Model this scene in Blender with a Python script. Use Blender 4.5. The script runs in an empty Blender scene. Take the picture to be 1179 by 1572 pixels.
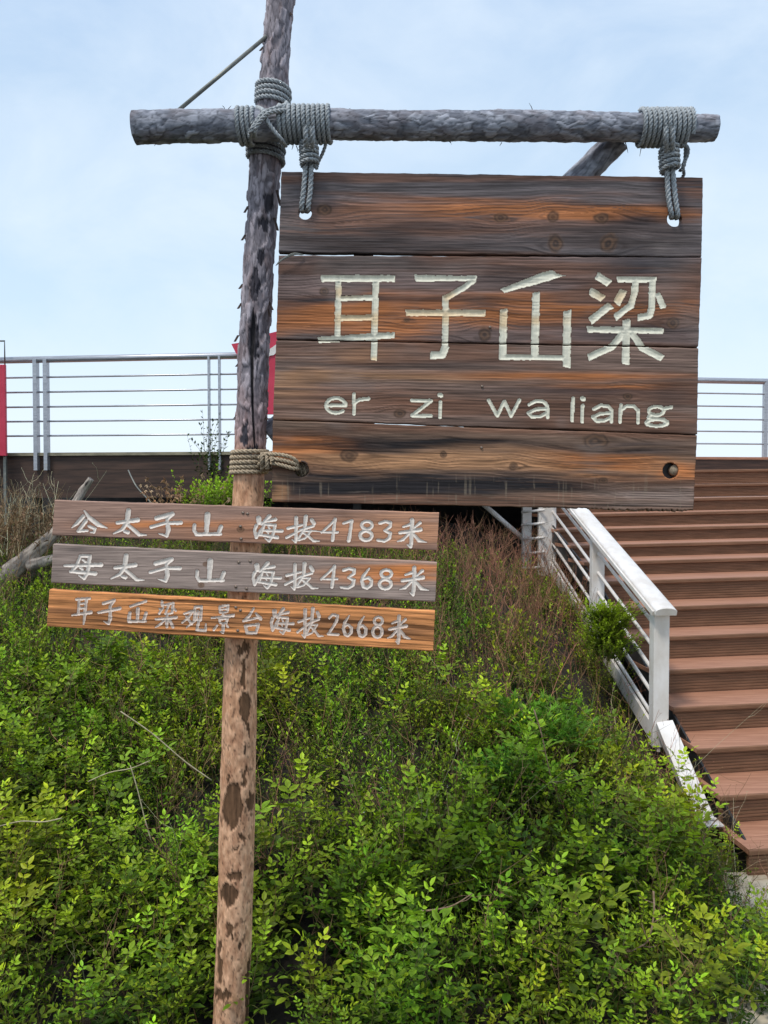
import bpy, math, random
import numpy as np
random.seed(7)
rs = np.random.RandomState(11)
S = bpy.context.scene
COL = S.collection
# ---------------------------------------------------------------- camera, light
F = 1182.0; CX, CY, YH = 589.5, 786.0, 755.0
EYE = 1.74
PITCH = math.atan((CY-YH)/F)
cam_d = bpy.data.cameras.new('camera'); cam = bpy.data.objects.new('camera', cam_d); COL.objects.link(cam)
cam.location = (0, 0, EYE); cam.rotation_euler = (math.radians(90)-PITCH, 0, 0)
cam_d.sensor_fit = 'HORIZONTAL'; cam_d.sensor_width = 36; cam_d.lens = 36*F/1179
cam_d.clip_start = .05; cam_d.clip_end = 3000
S.camera = cam
SUN_EL, SUN_AZ = math.radians(62), math.radians(222)      # azimuth clockwise from +Y
w = bpy.data.worlds.new('World'); S.world = w; w.use_nodes = True
nt = w.node_tree; nt.nodes.clear(); N = nt.nodes.new; L = nt.links.new
out = N('ShaderNodeOutputWorld'); mixs = N('ShaderNodeMixShader')
sky = N('ShaderNodeTexSky'); sky.sky_type = 'NISHITA'; sky.sun_disc = False
sky.sun_elevation = SUN_EL; sky.sun_rotation = SUN_AZ; sky.dust_density = 2.5
b1 = N('ShaderNodeBackground'); b1.inputs[1].default_value = .1; L(sky.outputs[0], b1.inputs[0])
b2 = N('ShaderNodeBackground'); b2.inputs[1].default_value = 1.0
tc = N('ShaderNodeTexCoord'); sx = N('ShaderNodeSeparateXYZ'); L(tc.outputs['Generated'], sx.inputs[0])
cr = N('ShaderNodeValToRGB'); L(sx.outputs['Z'], cr.inputs[0])
for i, (p, c) in enumerate([(0, (.80, .90, .98)), (.08, (.74, .86, .97)), (.22, (.57, .73, .88)), (.42, (.49, .64, .82)), (.58, (.43, .58, .80)), (1, (.42, .53, .74))]):
    e = cr.color_ramp.elements[i] if i < 2 else cr.color_ramp.elements.new(p)
    e.position = p; e.color = (*c, 1)
mp = N('ShaderNodeMapping'); mp.inputs['Scale'].default_value = (1.6, 1.6, 2.8); L(tc.outputs['Generated'], mp.inputs[0])
nz = N('ShaderNodeTexNoise'); nz.inputs['Scale'].default_value = 2.3; nz.inputs['Detail'].default_value = 7; nz.inputs['Roughness'].default_value = .58
nz.inputs['Distortion'].default_value = .4
L(mp.outputs[0], nz.inputs[0])
cl = N('ShaderNodeValToRGB'); L(nz.outputs[0], cl.inputs[0])
cl.color_ramp.elements[0].position = .38; cl.color_ramp.elements[0].color = (.0, .0, .0, 1)
cl.color_ramp.elements[1].position = .66; cl.color_ramp.elements[1].color = (1, 1, 1, 1)
mx = N('ShaderNodeMix'); mx.data_type = 'RGBA'; mx.blend_type = 'MIX'
ml = N('ShaderNodeMath'); ml.operation = 'MULTIPLY'; ml.inputs[1].default_value = .62; L(cl.outputs[0], ml.inputs[0])
L(ml.outputs[0], mx.inputs[0]); L(cr.outputs[0], mx.inputs[6]); mx.inputs[7].default_value = (.73, .83, .93, 1)
L(mx.outputs[2], b2.inputs[0])
mixs.inputs[0].default_value = .88
L(b1.outputs[0], mixs.inputs[1]); L(b2.outputs[0], mixs.inputs[2]); L(mixs.outputs[0], out.inputs[0])
sd = bpy.data.lights.new('sun', 'SUN'); sd.energy = 1.9; sd.angle = math.radians(10); sd.color = (1, .94, .86)
so = bpy.data.objects.new('sun', sd); COL.objects.link(so)
so.rotation_euler = (math.radians(90)-SUN_EL, 0, -SUN_AZ+math.pi)
S.view_settings.view_transform = 'Standard'; S.view_settings.look = 'None'
S.view_settings.exposure = .32; S.view_settings.gamma = 1; S.view_settings.use_curve_mapping = False
S.cycles.max_bounces = 6

# ---------------------------------------------------------------- helpers
def P(px, py, Y):
    """where the line of sight through photo point (px,py) meets the vertical plane y=Y"""
    a = (px-CX)/F; v = (CY-py)/F
    dy = math.cos(PITCH)+v*math.sin(PITCH); dz = -math.sin(PITCH)+v*math.cos(PITCH)
    return np.array([a*Y/dy, Y, EYE+dz*Y/dy])
def hsh(ix, iy, iz, seed):
    h = (ix.astype(np.uint32)*np.uint32(374761393)+iy.astype(np.uint32)*np.uint32(668265263)+iz.astype(np.uint32)*np.uint32(2147483647)+np.uint32((seed*974711) & 0xffffffff))
    h = (h ^ (h >> np.uint32(13)))*np.uint32(1274126177); h = (h ^ (h >> np.uint32(16)))*np.uint32(2246822519)
    h = h ^ (h >> np.uint32(15))
    return (h & np.uint32(0xffffff)).astype(np.float64)/16777215.0
def vn(x, y, z=0, seed=0):
    x, y, z = np.broadcast_arrays(np.asarray(x, float), np.asarray(y, float), np.asarray(z, float))
    fx, fy, fz = np.floor(x), np.floor(y), np.floor(z)
    ix, iy, iz = [q.astype(np.int64) for q in (fx, fy, fz)]
    tx, ty, tz = x-fx, y-fy, z-fz
    tx, ty, tz = [t*t*(3-2*t) for t in (tx, ty, tz)]
    r = 0
    for a in (0, 1):
        for b in (0, 1):
            for c in (0, 1):
                wgt = (tx if a else 1-tx)*(ty if b else 1-ty)*(tz if c else 1-tz)
                r = r+wgt*hsh(ix+a, iy+b, iz+c, seed)
    return r
def fbm(x, y, z=0, o=4, seed=0):
    r = 0; amp = .5; s = 0
    for i in range(o):
        f = 2.03**i
        r = r+amp*vn(np.asarray(x)*f, np.asarray(y)*f, np.asarray(z)*f, seed+i*17); s += amp; amp *= .5
    return r/s
def worley(x, y, seed=0):
    fx, fy = np.floor(x), np.floor(y)
    f1 = np.full(x.shape, 9.); f2 = np.full(x.shape, 9.); idv = np.zeros(x.shape)
    for a in (-1, 0, 1):
        for b in (-1, 0, 1):
            ix, iy = (fx+a).astype(np.int64), (fy+b).astype(np.int64)
            px_ = fx+a+hsh(ix, iy, ix*0, seed); py_ = fy+b+hsh(ix, iy, ix*0+1, seed)
            d = np.hypot(x-px_, y-py_); h = hsh(ix, iy, ix*0+2, seed)
            n1 = d < f1
            f2 = np.where(n1, f1, np.minimum(f2, d)); idv = np.where(n1, h, idv); f1 = np.where(n1, d, f1)
    return f1, f2, idv
def sm(a, b, x):
    t = np.clip((x-a)/(b-a), 0, 1); return t*t*(3-2*t)
def lerp(a, b, t): return a+(b-a)*t
def mesh_np(name, V, faces, col=None, smooth=True):
    """faces: int array (n,3) or (n,4)"""
    V = np.asarray(V, np.float32); faces = np.asarray(faces, np.int32)
    me = bpy.data.meshes.new(name)
    me.vertices.add(len(V)); me.vertices.foreach_set('co', V.ravel())
    k = faces.shape[1]; n = len(faces)
    me.loops.add(n*k); me.loops.foreach_set('vertex_index', faces.ravel())
    me.polygons.add(n); me.polygons.foreach_set('loop_start', np.arange(0, n*k, k, dtype=np.int32))
    me.polygons.foreach_set('loop_total', np.full(n, k, np.int32))
    me.polygons.foreach_set('use_smooth', np.full(n, smooth, bool))
    me.update(calc_edges=True)
    if col is not None:
        c = np.ones((len(V), 4), np.float32); c[:, :3] = np.clip(col, 0, 1)
        at = me.color_attributes.new('col', 'FLOAT_COLOR', 'POINT'); at.data.foreach_set('color', c.ravel())
    return me
def link(name, me, mat=None, parent=None, loc=(0, 0, 0)):
    o = bpy.data.objects.new(name, me); COL.objects.link(o); o.location = loc
    if mat is not None and me is not None and not me.materials: me.materials.append(mat)
    if parent is not None: o.parent = parent
    return o
def tag(o, label, cat, group=None, kind=None):
    o['label'] = label; o['category'] = cat
    if group: o['group'] = group
    if kind: o['kind'] = kind
    return o
def empty(name, loc, label, cat, group=None):
    o = bpy.data.objects.new(name, None); COL.objects.link(o); o.location = loc; o.empty_display_size = .1
    bpy.context.view_layer.update()
    return tag(o, label, cat, group)
def obj(name, V, Fc, mat, parent=None, col=None, smooth=True, origin=None):
    V = np.asarray(V, float)
    if origin is None: origin = (V.min(0)+V.max(0))/2
    origin = np.asarray(origin, float)
    me = mesh_np(name, V-origin, Fc, col, smooth)
    po = np.array(parent_world(parent)) if parent is not None else 0
    return link(name, me, mat, parent, tuple(origin-po))
def parent_world(p):
    w_ = np.zeros(3)
    while p is not None:
        w_ = w_+np.array(p.location); p = p.parent
    return w_
def struct(o):
    o['kind'] = 'structure'; return o
class MB:
    def __init__(s): s.v = []; s.f = []
    def box8(s, c):
        n = len(s.v); s.v += [tuple(p) for p in c]
        for q in ((0, 3, 2, 1), (4, 5, 6, 7), (0, 1, 5, 4), (1, 2, 6, 5), (2, 3, 7, 6), (3, 0, 4, 7)): s.f.append([n+i for i in q])
    def box(s, c, ax, ay, az):
        """centre and three half axes"""
        c, ax, ay, az = [np.array(q, float) for q in (c, ax, ay, az)]
        s.box8([c-ax-ay-az, c+ax-ay-az, c+ax+ay-az, c-ax+ay-az, c-ax-ay+az, c+ax-ay+az, c+ax+ay+az, c-ax+ay+az])
    def prism(s, prof, a, b, U, W):
        """profile list of (u,w) swept from a to b"""
        a, b, U, W = [np.array(q, float) for q in (a, b, U, W)]
        n = len(s.v); k = len(prof)
        for base in (a, b):
            for (u, w_) in prof: s.v.append(tuple(base+U*u+W*w_))
        for i in range(k): j = (i+1) % k; s.f.append([n+i, n+j, n+k+j, n+k+i])
        s.f.append([n+i for i in range(k)][::-1]); s.f.append([n+k+i for i in range(k)])
    def tube(s, pts, r, seg=8):
        pts = [np.array(p, float) for p in pts]
        if not hasattr(r, '__len__'): r = [r]*len(pts)
        n0 = len(s.v)
        for i, p in enumerate(pts):
            d = pts[min(i+1, len(pts)-1)]-pts[max(i-1, 0)]; d = d/np.linalg.norm(d)
            u = np.cross(d, (0, 0, 1.) if abs(d[2]) < .9 else (0, 1., 0)); u /= np.linalg.norm(u); v = np.cross(d, u)
            for k in range(seg):
                a = 2*math.pi*k/seg; s.v.append(tuple(p+r[i]*(math.cos(a)*u+math.sin(a)*v)))
        for i in range(len(pts)-1):
            for k in range(seg):
                a = n0+i*seg+k; b = n0+i*seg+(k+1) % seg; s.f.append([a, b, b+seg, a+seg])
        s.f.append([n0+k for k in range(seg)][::-1]); s.f.append([n0+(len(pts)-1)*seg+k for k in range(seg)])
    def build(s, name, mat, parent=None, smooth=False, bevel=0):
        V = np.array(s.v); o_ = (V.min(0)+V.max(0))/2
        me = bpy.data.meshes.new(name); me.from_pydata([tuple(p) for p in V-o_], [], s.f); me.update()
        if smooth: me.polygons.foreach_set('use_smooth', [True]*len(me.polygons))
        po = parent_world(parent) if parent is not None else 0
        o = link(name, me, mat, parent, tuple(o_-po))
        if bevel:
            m = o.modifiers.new('bevel', 'BEVEL'); m.width = bevel; m.segments = 2; m.limit_method = 'ANGLE'
        return o
# ---------------------------------------------------------------- materials
def mat_new(name):
    m = bpy.data.materials.new(name); m.use_nodes = True
    b = m.node_tree.nodes['Principled BSDF']; return m, m.node_tree, b
def attr_mat(name, rough=.8, scale=(1, 1, 1), amt=.35, bump=.3, bdist=.002, spec=.3, det=6, trans=0, nscale=1.0):
    """colour attribute x fine procedural grain"""
    m, t, b = mat_new(name); n = t.nodes.new; l = t.links.new
    a = n('ShaderNodeAttribute'); a.attribute_name = 'col'
    tc_ = n('ShaderNodeTexCoord'); mp_ = n('ShaderNodeMapping'); mp_.inputs['Scale'].default_value = scale
    l(tc_.outputs['Object'], mp_.inputs[0])
    nz_ = n('ShaderNodeTexNoise'); nz_.inputs['Scale'].default_value = nscale; nz_.inputs['Detail'].default_value = det; nz_.inputs['Roughness'].default_value = .62
    l(mp_.outputs[0], nz_.inputs[0])
    mr = n('ShaderNodeMapRange'); mr.inputs[1].default_value = .3; mr.inputs[2].default_value = .7
    mr.inputs[3].default_value = 1-amt; mr.inputs[4].default_value = 1+amt; l(nz_.outputs[0], mr.inputs[0])
    mu = n('ShaderNodeVectorMath'); mu.operation = 'SCALE'; l(a.outputs['Color'], mu.inputs[0]); l(mr.outputs[0], mu.inputs['Scale'])
    l(mu.outputs[0], b.inputs['Base Color'])
    b.inputs['Roughness'].default_value = rough; b.inputs['Specular IOR Level'].default_value = spec
    if bump:
        bp = n('ShaderNodeBump'); bp.inputs['Strength'].default_value = bump; bp.inputs['Distance'].default_value = bdist
        l(nz_.outputs[0], bp.inputs['Height']); l(bp.outputs[0], b.inputs['Normal'])
    if trans:
        tr = n('ShaderNodeBsdfTranslucent'); l(mu.outputs[0], tr.inputs[0]); ms = n('ShaderNodeMixShader'); ms.inputs[0].default_value = trans
        l(b.outputs[0], ms.inputs[1]); l(tr.outputs[0], ms.inputs[2]); l(ms.outputs[0], t.nodes['Material Output'].inputs[0])
    return m
def noise_mat(name, c1, c2, scale=(5, 5, 5), rough=.7, metal=0, bump=.1, bdist=.002, spec=.5, lo=.35, hi=.65, det=6):
    m, t, b = mat_new(name); n = t.nodes.new; l = t.links.new
    tc_ = n('ShaderNodeTexCoord'); mp_ = n('ShaderNodeMapping'); mp_.inputs['Scale'].default_value = scale
    l(tc_.outputs['Object'], mp_.inputs[0])
    nz_ = n('ShaderNodeTexNoise'); nz_.inputs['Scale'].default_value = 1; nz_.inputs['Detail'].default_value = det; nz_.inputs['Roughness'].default_value = .6
    l(mp_.outputs[0], nz_.inputs[0]); r = n('ShaderNodeValToRGB'); l(nz_.outputs[0], r.inputs[0])
    r.color_ramp.elements[0].position = lo; r.color_ramp.elements[0].color = (*c1, 1)
    r.color_ramp.elements[1].position = hi; r.color_ramp.elements[1].color = (*c2, 1)
    l(r.outputs[0], b.inputs['Base Color']); b.inputs['Roughness'].default_value = rough; b.inputs['Metallic'].default_value = metal
    b.inputs['Specular IOR Level'].default_value = spec
    if bump:
        bp = n('ShaderNodeBump'); bp.inputs['Strength'].default_value = bump; bp.inputs['Distance'].default_value = bdist
        l(nz_.outputs[0], bp.inputs['Height']); l(bp.outputs[0], b.inputs['Normal'])
    return m
M = {}
M['plank'] = attr_mat('weathered_plank', .80, (7, 60, 230), .42, .5, .002, spec=.25)
M['paint'] = attr_mat('carved_paint', .7, (60, 60, 90), .10, .3, .001)
M['bark'] = attr_mat('bark', .85, (90, 90, 30), .28, .5, .002, spec=.2)
M['beambark'] = attr_mat('beam_bark', .85, (30, 90, 90), .28, .5, .002, spec=.2)
M['rope'] = attr_mat('rope_fibre', .9, (260, 260, 260), .35, .6, .001, spec=.1)
M['leaf'] = attr_mat('leaf', .48, (30, 30, 30), .25, 0, spec=.22, trans=.16)
M['dry'] = attr_mat('dry_stalk', .85, (60, 60, 60), .25, 0, spec=.2)
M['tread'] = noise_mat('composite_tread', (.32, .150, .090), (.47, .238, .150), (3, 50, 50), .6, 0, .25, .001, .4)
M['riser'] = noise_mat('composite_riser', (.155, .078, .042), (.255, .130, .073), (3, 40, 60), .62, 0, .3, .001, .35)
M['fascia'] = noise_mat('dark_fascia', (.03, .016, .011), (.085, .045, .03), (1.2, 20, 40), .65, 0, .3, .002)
M['white'] = noise_mat('white_paint', (.68, .63, .57), (.83, .80, .77), (9, 9, 5), .42, 0, .08, .001)
M['steel'] = noise_mat('brushed_steel', (.36, .37, .40), (.50, .51, .54), (3, 60, 60), .35, .6, .05, .001)
M['darksteel'] = noise_mat('dark_steel', (.02, .02, .02), (.05, .045, .045), (8, 8, 8), .5, .3)
M['red'] = noise_mat('red_board', (.52, .025, .06), (.62, .045, .09), (4, 4, 4), .45, 0, .02)
M['soil'] = noise_mat('soil', (.010, .008, .005), (.035, .026, .016), (9, 9, 9), .95, 0, .8, .03)
M['stone'] = noise_mat('pale_stone', (.42, .345, .24), (.66, .57, .43), (7, 7, 7), .85, 0, .4, .006)
M['metalscrew'] = noise_mat('rusty_screw', (.10, .06, .04), (.38, .30, .24), (150, 150, 150), .45, .6)
M['rod'] = noise_mat('grey_rod', (.16, .17, .16), (.26, .26, .22), (40, 40, 40), .5, .4)

# ---------------------------------------------------------------- terrain
def edge_x(y):
    return np.where(y < 3.9, np.minimum(1.46+.34*(y-2.7), 1.82), np.maximum(1.805-.115*(y-3.9), .9))
def ground(x, y):
    x = np.asarray(x, float); y = np.asarray(y, float)
    base = .30*(np.clip(y, 2.6, 7.6)-2.75)
    lowside = np.where(y > 4.1, np.interp(y, [3.7, 5.6, 7.6], [0, .98, 1.55])-.30, -.17)
    d = edge_x(y)-x
    t = sm(0, .95, d)
    h = lerp(np.minimum(lowside, base), base, t)
    h = np.where(d < 0, np.where(y > 4.1, lowside-.1, -.17), h)
    far = sm(14, 40, np.hypot(x, y))
    bump_ = (.05*(fbm(x*2.2, y*2.2, 0, 3, 5)-.5)+.02*(fbm(x*9, y*9, 0, 2, 9)-.5))*sm(0, .4, d)
    return lerp(h+bump_, -6.0, far)
gx = np.unique(np.concatenate([np.linspace(-600, -12, 20), np.linspace(-12, -4, 20), np.linspace(-4, 5, 90), np.linspace(5, 12, 20), np.linspace(12, 600, 20)]))
gy = np.unique(np.concatenate([np.linspace(-600, -5, 20), np.linspace(-5, 1.5, 14), np.linspace(1.5, 8, 75), np.linspace(8, 20, 20), np.linspace(20, 900, 22)]))
GX, GY = np.meshgrid(gx, gy, indexing='ij')
GZ = ground(GX, GY)
nx, ny = GX.shape
ii, jj = np.meshgrid(np.arange(nx-1), np.arange(ny-1), indexing='ij')
q = (ii*ny+jj).ravel()
gf = np.stack([q, q+ny, q+ny+1, q+1], 1)
struct(obj('ground', np.stack([GX.ravel(), GY.ravel(), GZ.ravel()], 1), gf, M['soil']))

# ---------------------------------------------------------------- planks with carved writing
def px_quad(quad, u, v):
    (a, b, c, d) = [np.array(p, float) for p in quad]       # TL TR BR BL
    u = u[..., None]; v = v[..., None]
    return a*(1-u)*(1-v)+b*u*(1-v)+c*u*v+d*(1-u)*v
def stroke_field(X, Y_, strokes, butt, wj=0):
    E = np.full(X.shape, -99.)
    for st in strokes:
        if st and st[0] == 'poly':
            pts = st[1]; x0 = min(p[0] for p in pts)-3; x1 = max(p[0] for p in pts)+3
            y0 = min(p[1] for p in pts)-3; y1 = max(p[1] for p in pts)+3
            m_ = (X > x0) & (X < x1) & (Y_ > y0) & (Y_ < y1)
            xs, ys = X[m_], Y_[m_]; e = np.full(xs.shape, 99.); inside = np.zeros(xs.shape, bool)
            for k in range(len(pts)):
                (ax, ay), (bx, by) = pts[k], pts[(k+1) % len(pts)]
                dx, dy = bx-ax, by-ay; t = np.clip(((xs-ax)*dx+(ys-ay)*dy)/(dx*dx+dy*dy), 0, 1)
                e = np.minimum(e, np.hypot(xs-ax-t*dx, ys-ay-t*dy))
                c_ = ((ay > ys) != (by > ys)) & (xs < (bx-ax)*(ys-ay)/((by-ay) if by != ay else 1e-9)+ax)
                inside ^= c_
            E[m_] = np.maximum(E[m_], np.where(inside, e, -e)); continue
        for k in range(len(st)-1):
            ax, ay, aw = st[k]; bx, by, bw = st[k+1]; mw = max(aw, bw)
            m_ = (X > min(ax, bx)-mw-2) & (X < max(ax, bx)+mw+2) & (Y_ > min(ay, by)-mw-2) & (Y_ < max(ay, by)+mw+2)
            if not m_.any(): continue
            xs, ys = X[m_], Y_[m_]; dx, dy = bx-ax, by-ay; LL = math.hypot(dx, dy)+1e-6
            tr = ((xs-ax)*dx+(ys-ay)*dy)/(LL*LL); t = np.clip(tr, 0, 1)
            e = lerp(aw, bw, t)/2-np.hypot(xs-ax-t*dx, ys-ay-t*dy)
            if butt:
                slant = .18*((xs-ax)*dy-(ys-ay)*dx)/LL
                if k == 0: e = np.minimum(e, tr*LL+slant)
                if k == len(st)-2: e = np.minimum(e, (1-tr)*LL+slant)
            E[m_] = np.maximum(E[m_], e)
    if wj: E = E+wj*(vn(X*.22, Y_*.22, 0, 5)-.5)*2
    return E
def plank(parent, quad, Y, thick, step, colfn, relfn, chars=(), holes=(), butt=0, edge=.8, seed=0, paintfn=None, depth=.0035, label=None, wj=.5, jag=0):
    sc = Y/F
    W = np.hypot(*(np.array(quad[1], float)-quad[0])); H = np.hypot(*(np.array(quad[3], float)-quad[0]))
    nu = int(W*sc/step)+1; nv = int(H*sc/step)+1
    u, v = np.meshgrid(np.linspace(0, 1, nu+1), np.linspace(0, 1, nv+1), indexing='ij')
    p = px_quad(quad, u, v); X, Z = p[..., 0].copy(), p[..., 1].copy()
    # uneven sawn edges
    ev = edge*(fbm(X*.05, seed+0*X, 0, 3, seed)-.5)*2; ev2 = edge*(fbm(X*.05, 7+seed+0*X, 0, 3, seed+3)-.5)*2
    Z += ev*sm(.1, 0, v)-ev2*sm(.9, 1, v)
    if jag: Z += jag*sm(.96, 1, v)*(vn(X*.35, 0*X, 0, 8)-.3)*sm(.55, .9, u)
    X += .6*edge*(fbm(Z*.12, 3+0*X, 0, 2, seed+9)-.5)*2*(sm(.02, 0, u)+sm(.98, 1, u))
    dead = np.zeros((nu, nv), bool)
    def quad_mean(a): return (a[:-1, :-1]+a[1:, :-1]+a[1:, 1:]+a[:-1, 1:])/4
    for (hx, hy, hr) in holes:
        r = np.hypot(X-hx, Z-hy); cell = step/sc
        ring = np.abs(r-hr) < cell*.72
        X = np.where(ring, hx+(X-hx)*hr/np.maximum(r, .01), X); Z = np.where(ring, hy+(Z-hy)*hr/np.maximum(r, .01), Z)
        dead |= np.hypot(quad_mean(X)-hx, quad_mean(Z)-hy) < hr-.05*cell
    E = np.full(X.shape, -99.); ID = np.zeros(X.shape, int)
    for ci, strokes in enumerate(chars):
        e = stroke_field(X, Z, strokes, ci < butt, wj); ID = np.where(e > E, ci, ID); E = np.maximum(E, e)
    gu, gv = u*W*sc, v*H*sc
    rel = relfn(X, Z, gu, gv)
    groove = np.clip(E*sc*.55, 0, depth)
    a = P(0, 0, Y); bx_ = P(1000, 0, Y)
    k_ = (CY-Z)/F; dy = math.cos(PITCH)+k_*math.sin(PITCH); dz = -math.sin(PITCH)+k_*math.cos(PITCH)
    WX = (X-CX)/F*Y/dy; WZ = EYE+dz*Y/dy
    edgebev = .0025*(sm(.025*H/H, 0, np.minimum(v, 1-v)*H*sc/.12)+0)
    WY = Y+rel+groove+edgebev
    V = np.stack([WX.ravel(), WY.ravel(), WZ.ravel()], 1)
    col = colfn(X, Z, gu, gv)
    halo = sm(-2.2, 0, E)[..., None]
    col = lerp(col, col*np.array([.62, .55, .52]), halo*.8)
    col = col.reshape(-1, 3)
    ii, jj = np.meshgrid(np.arange(nu), np.arange(nv), indexing='ij')
    q = ii*(nv+1)+jj
    quads = np.stack([q, q+1, q+nv+2, q+nv+1], -1)
    EM = quad_mean(E); paint = (EM > 0) & ~dead
    wood = ~paint & ~dead
    idq = ID[:-1, :-1]
    # shell: sides and back
    alive = ~dead
    qf = quads[alive].reshape(-1, 4)
    ed = np.concatenate([qf[:, [0, 1]], qf[:, [1, 2]], qf[:, [2, 3]], qf[:, [3, 0]]])
    key = np.sort(ed, 1); key1 = key[:, 0].astype(np.int64)*10000000+key[:, 1]
    uq, inv, cnt = np.unique(key1, return_inverse=True, return_counts=True)
    be = ed[cnt[inv] == 1]
    bvs, binv = np.unique(be, return_inverse=True); binv = binv.reshape(be.shape)
    VB = V[bvs].copy(); VB[:, 1] = Y+thick
    n0 = len(V); sides = np.stack([be[:, 1], be[:, 0], n0+binv[:, 0], n0+binv[:, 1]], 1)
    endc = np.clip(col[bvs]*1.05, 0, 1)
    # coarse back
    cs = 4; ui = np.unique(np.append(np.arange(0, nu+1, cs), nu)); vi = np.unique(np.append(np.arange(0, nv+1, cs), nv))
    bi, bj = np.meshgrid(ui, vi, indexing='ij'); bidx = (bi*(nv+1)+bj)
    VK = V[bidx.ravel()].copy(); VK[:, 1] = Y+thick
    a_, b_ = np.meshgrid(np.arange(len(ui)-1), np.arange(len(vi)-1), indexing='ij')
    qq = a_*len(vi)+b_; bq = np.stack([qq, qq+len(vi), qq+len(vi)+1, qq+1], -1)
    XB, ZB = X[bi, bj], Z[bi, bj]; ok = np.ones(qq.shape, bool)
    for (hx, hy, hr) in holes: ok &= ~(np.hypot(quad_mean(XB)-hx, quad_mean(ZB)-hy) < hr+cs*.5*step/sc)
    n1 = n0+len(VB)
    allV = np.concatenate([V, VB, VK]); allC = np.concatenate([col, endc, col[bidx.ravel()]])
    faces = np.concatenate([quads[wood].reshape(-1, 4), sides, bq[ok].reshape(-1, 4)+0])
    faces[len(quads[wood].reshape(-1, 4))+len(sides):] += n1
    used, inv = np.unique(faces, return_inverse=True); faces = inv.reshape(faces.shape)
    o = obj('plank', allV[used], faces, M['plank'], parent, allC[used], smooth=False)
    o.data.polygons.foreach_set('use_smooth', np.arange(len(faces)) < wood.sum())
    if label: o['label'] = label
    for ci in range(len(chars)):
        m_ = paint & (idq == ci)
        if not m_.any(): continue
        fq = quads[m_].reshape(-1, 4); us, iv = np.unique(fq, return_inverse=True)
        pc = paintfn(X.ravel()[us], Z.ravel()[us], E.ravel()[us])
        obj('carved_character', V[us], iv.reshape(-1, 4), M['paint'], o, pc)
    return o
def grain(gu, gv, knots, seed, freq=90, stretch=1.6):
    """growth-ring lines that run along the board and swerve round the knots; knots in metres (u,v,ru,rv)"""
    vv = gv.copy(); K = np.zeros(gu.shape); R = np.zeros(gu.shape)
    for (ku, kv, ru, rv) in knots:
        du = (gu-ku)/(ru*3.4); dv = gv-kv
        vv = vv-np.tanh(dv/(rv*.7))*rv*1.25*np.exp(-du*du)*np.exp(-np.abs(dv)/(rv*3.5))
        r = np.hypot((gu-ku)/ru, dv/rv); r = r*(1+.55*(fbm(gu*45, gv*45, 0, 3, seed)-.5))
        K = np.maximum(K, sm(1.15, .75, r)); R = np.where(r < 1.3, np.clip(.25+.35*np.sin(r*11+4*fbm(gu*50, gv*50, 0, 2, seed+1))+.25*r, 0, 1), R)
    wob = .012*(fbm(gu*stretch, vv*5, 0, 3, seed)-.5)*2
    ring = fbm(gu*stretch*.8, (vv+wob)*freq, 0, 4, seed+5)
    fine = fbm(gu*9, (vv+wob)*freq*2.4, 0, 3, seed+11)
    ph = (vv+wob*1.6)*2*math.pi*freq*1.15+7*fbm(gu*1.1, vv*12, 0, 3, seed+51)
    lw = sm(.35, .92, np.sin(ph))*sm(.30, .62, fbm(gu*2.2, vv*26, 0, 3, seed+61))*(.5+.9*fbm(gu*22, vv*300, 0, 2, seed+71))
    ring = ring*(1-.62*lw*(1-K))
    return ring, fine, K, R
def blob(X, Z, cx, cy, sx_, sy_, nz_=0):
    return np.exp(-np.power(((X-cx)/sx_)**2, 1.3)-np.power(((Z-cy)/sy_+nz_)**2, 1.3))
A3 = lambda *c: np.array(c, float)
GREY, DARK, BLACK, ORG, TAN, BROWN = A3(.115, .098, .098), A3(.050, .042, .043), A3(.014, .014, .017), A3(.34, .145, .060), A3(.33, .20, .115), A3(.135, .075, .052)
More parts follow.
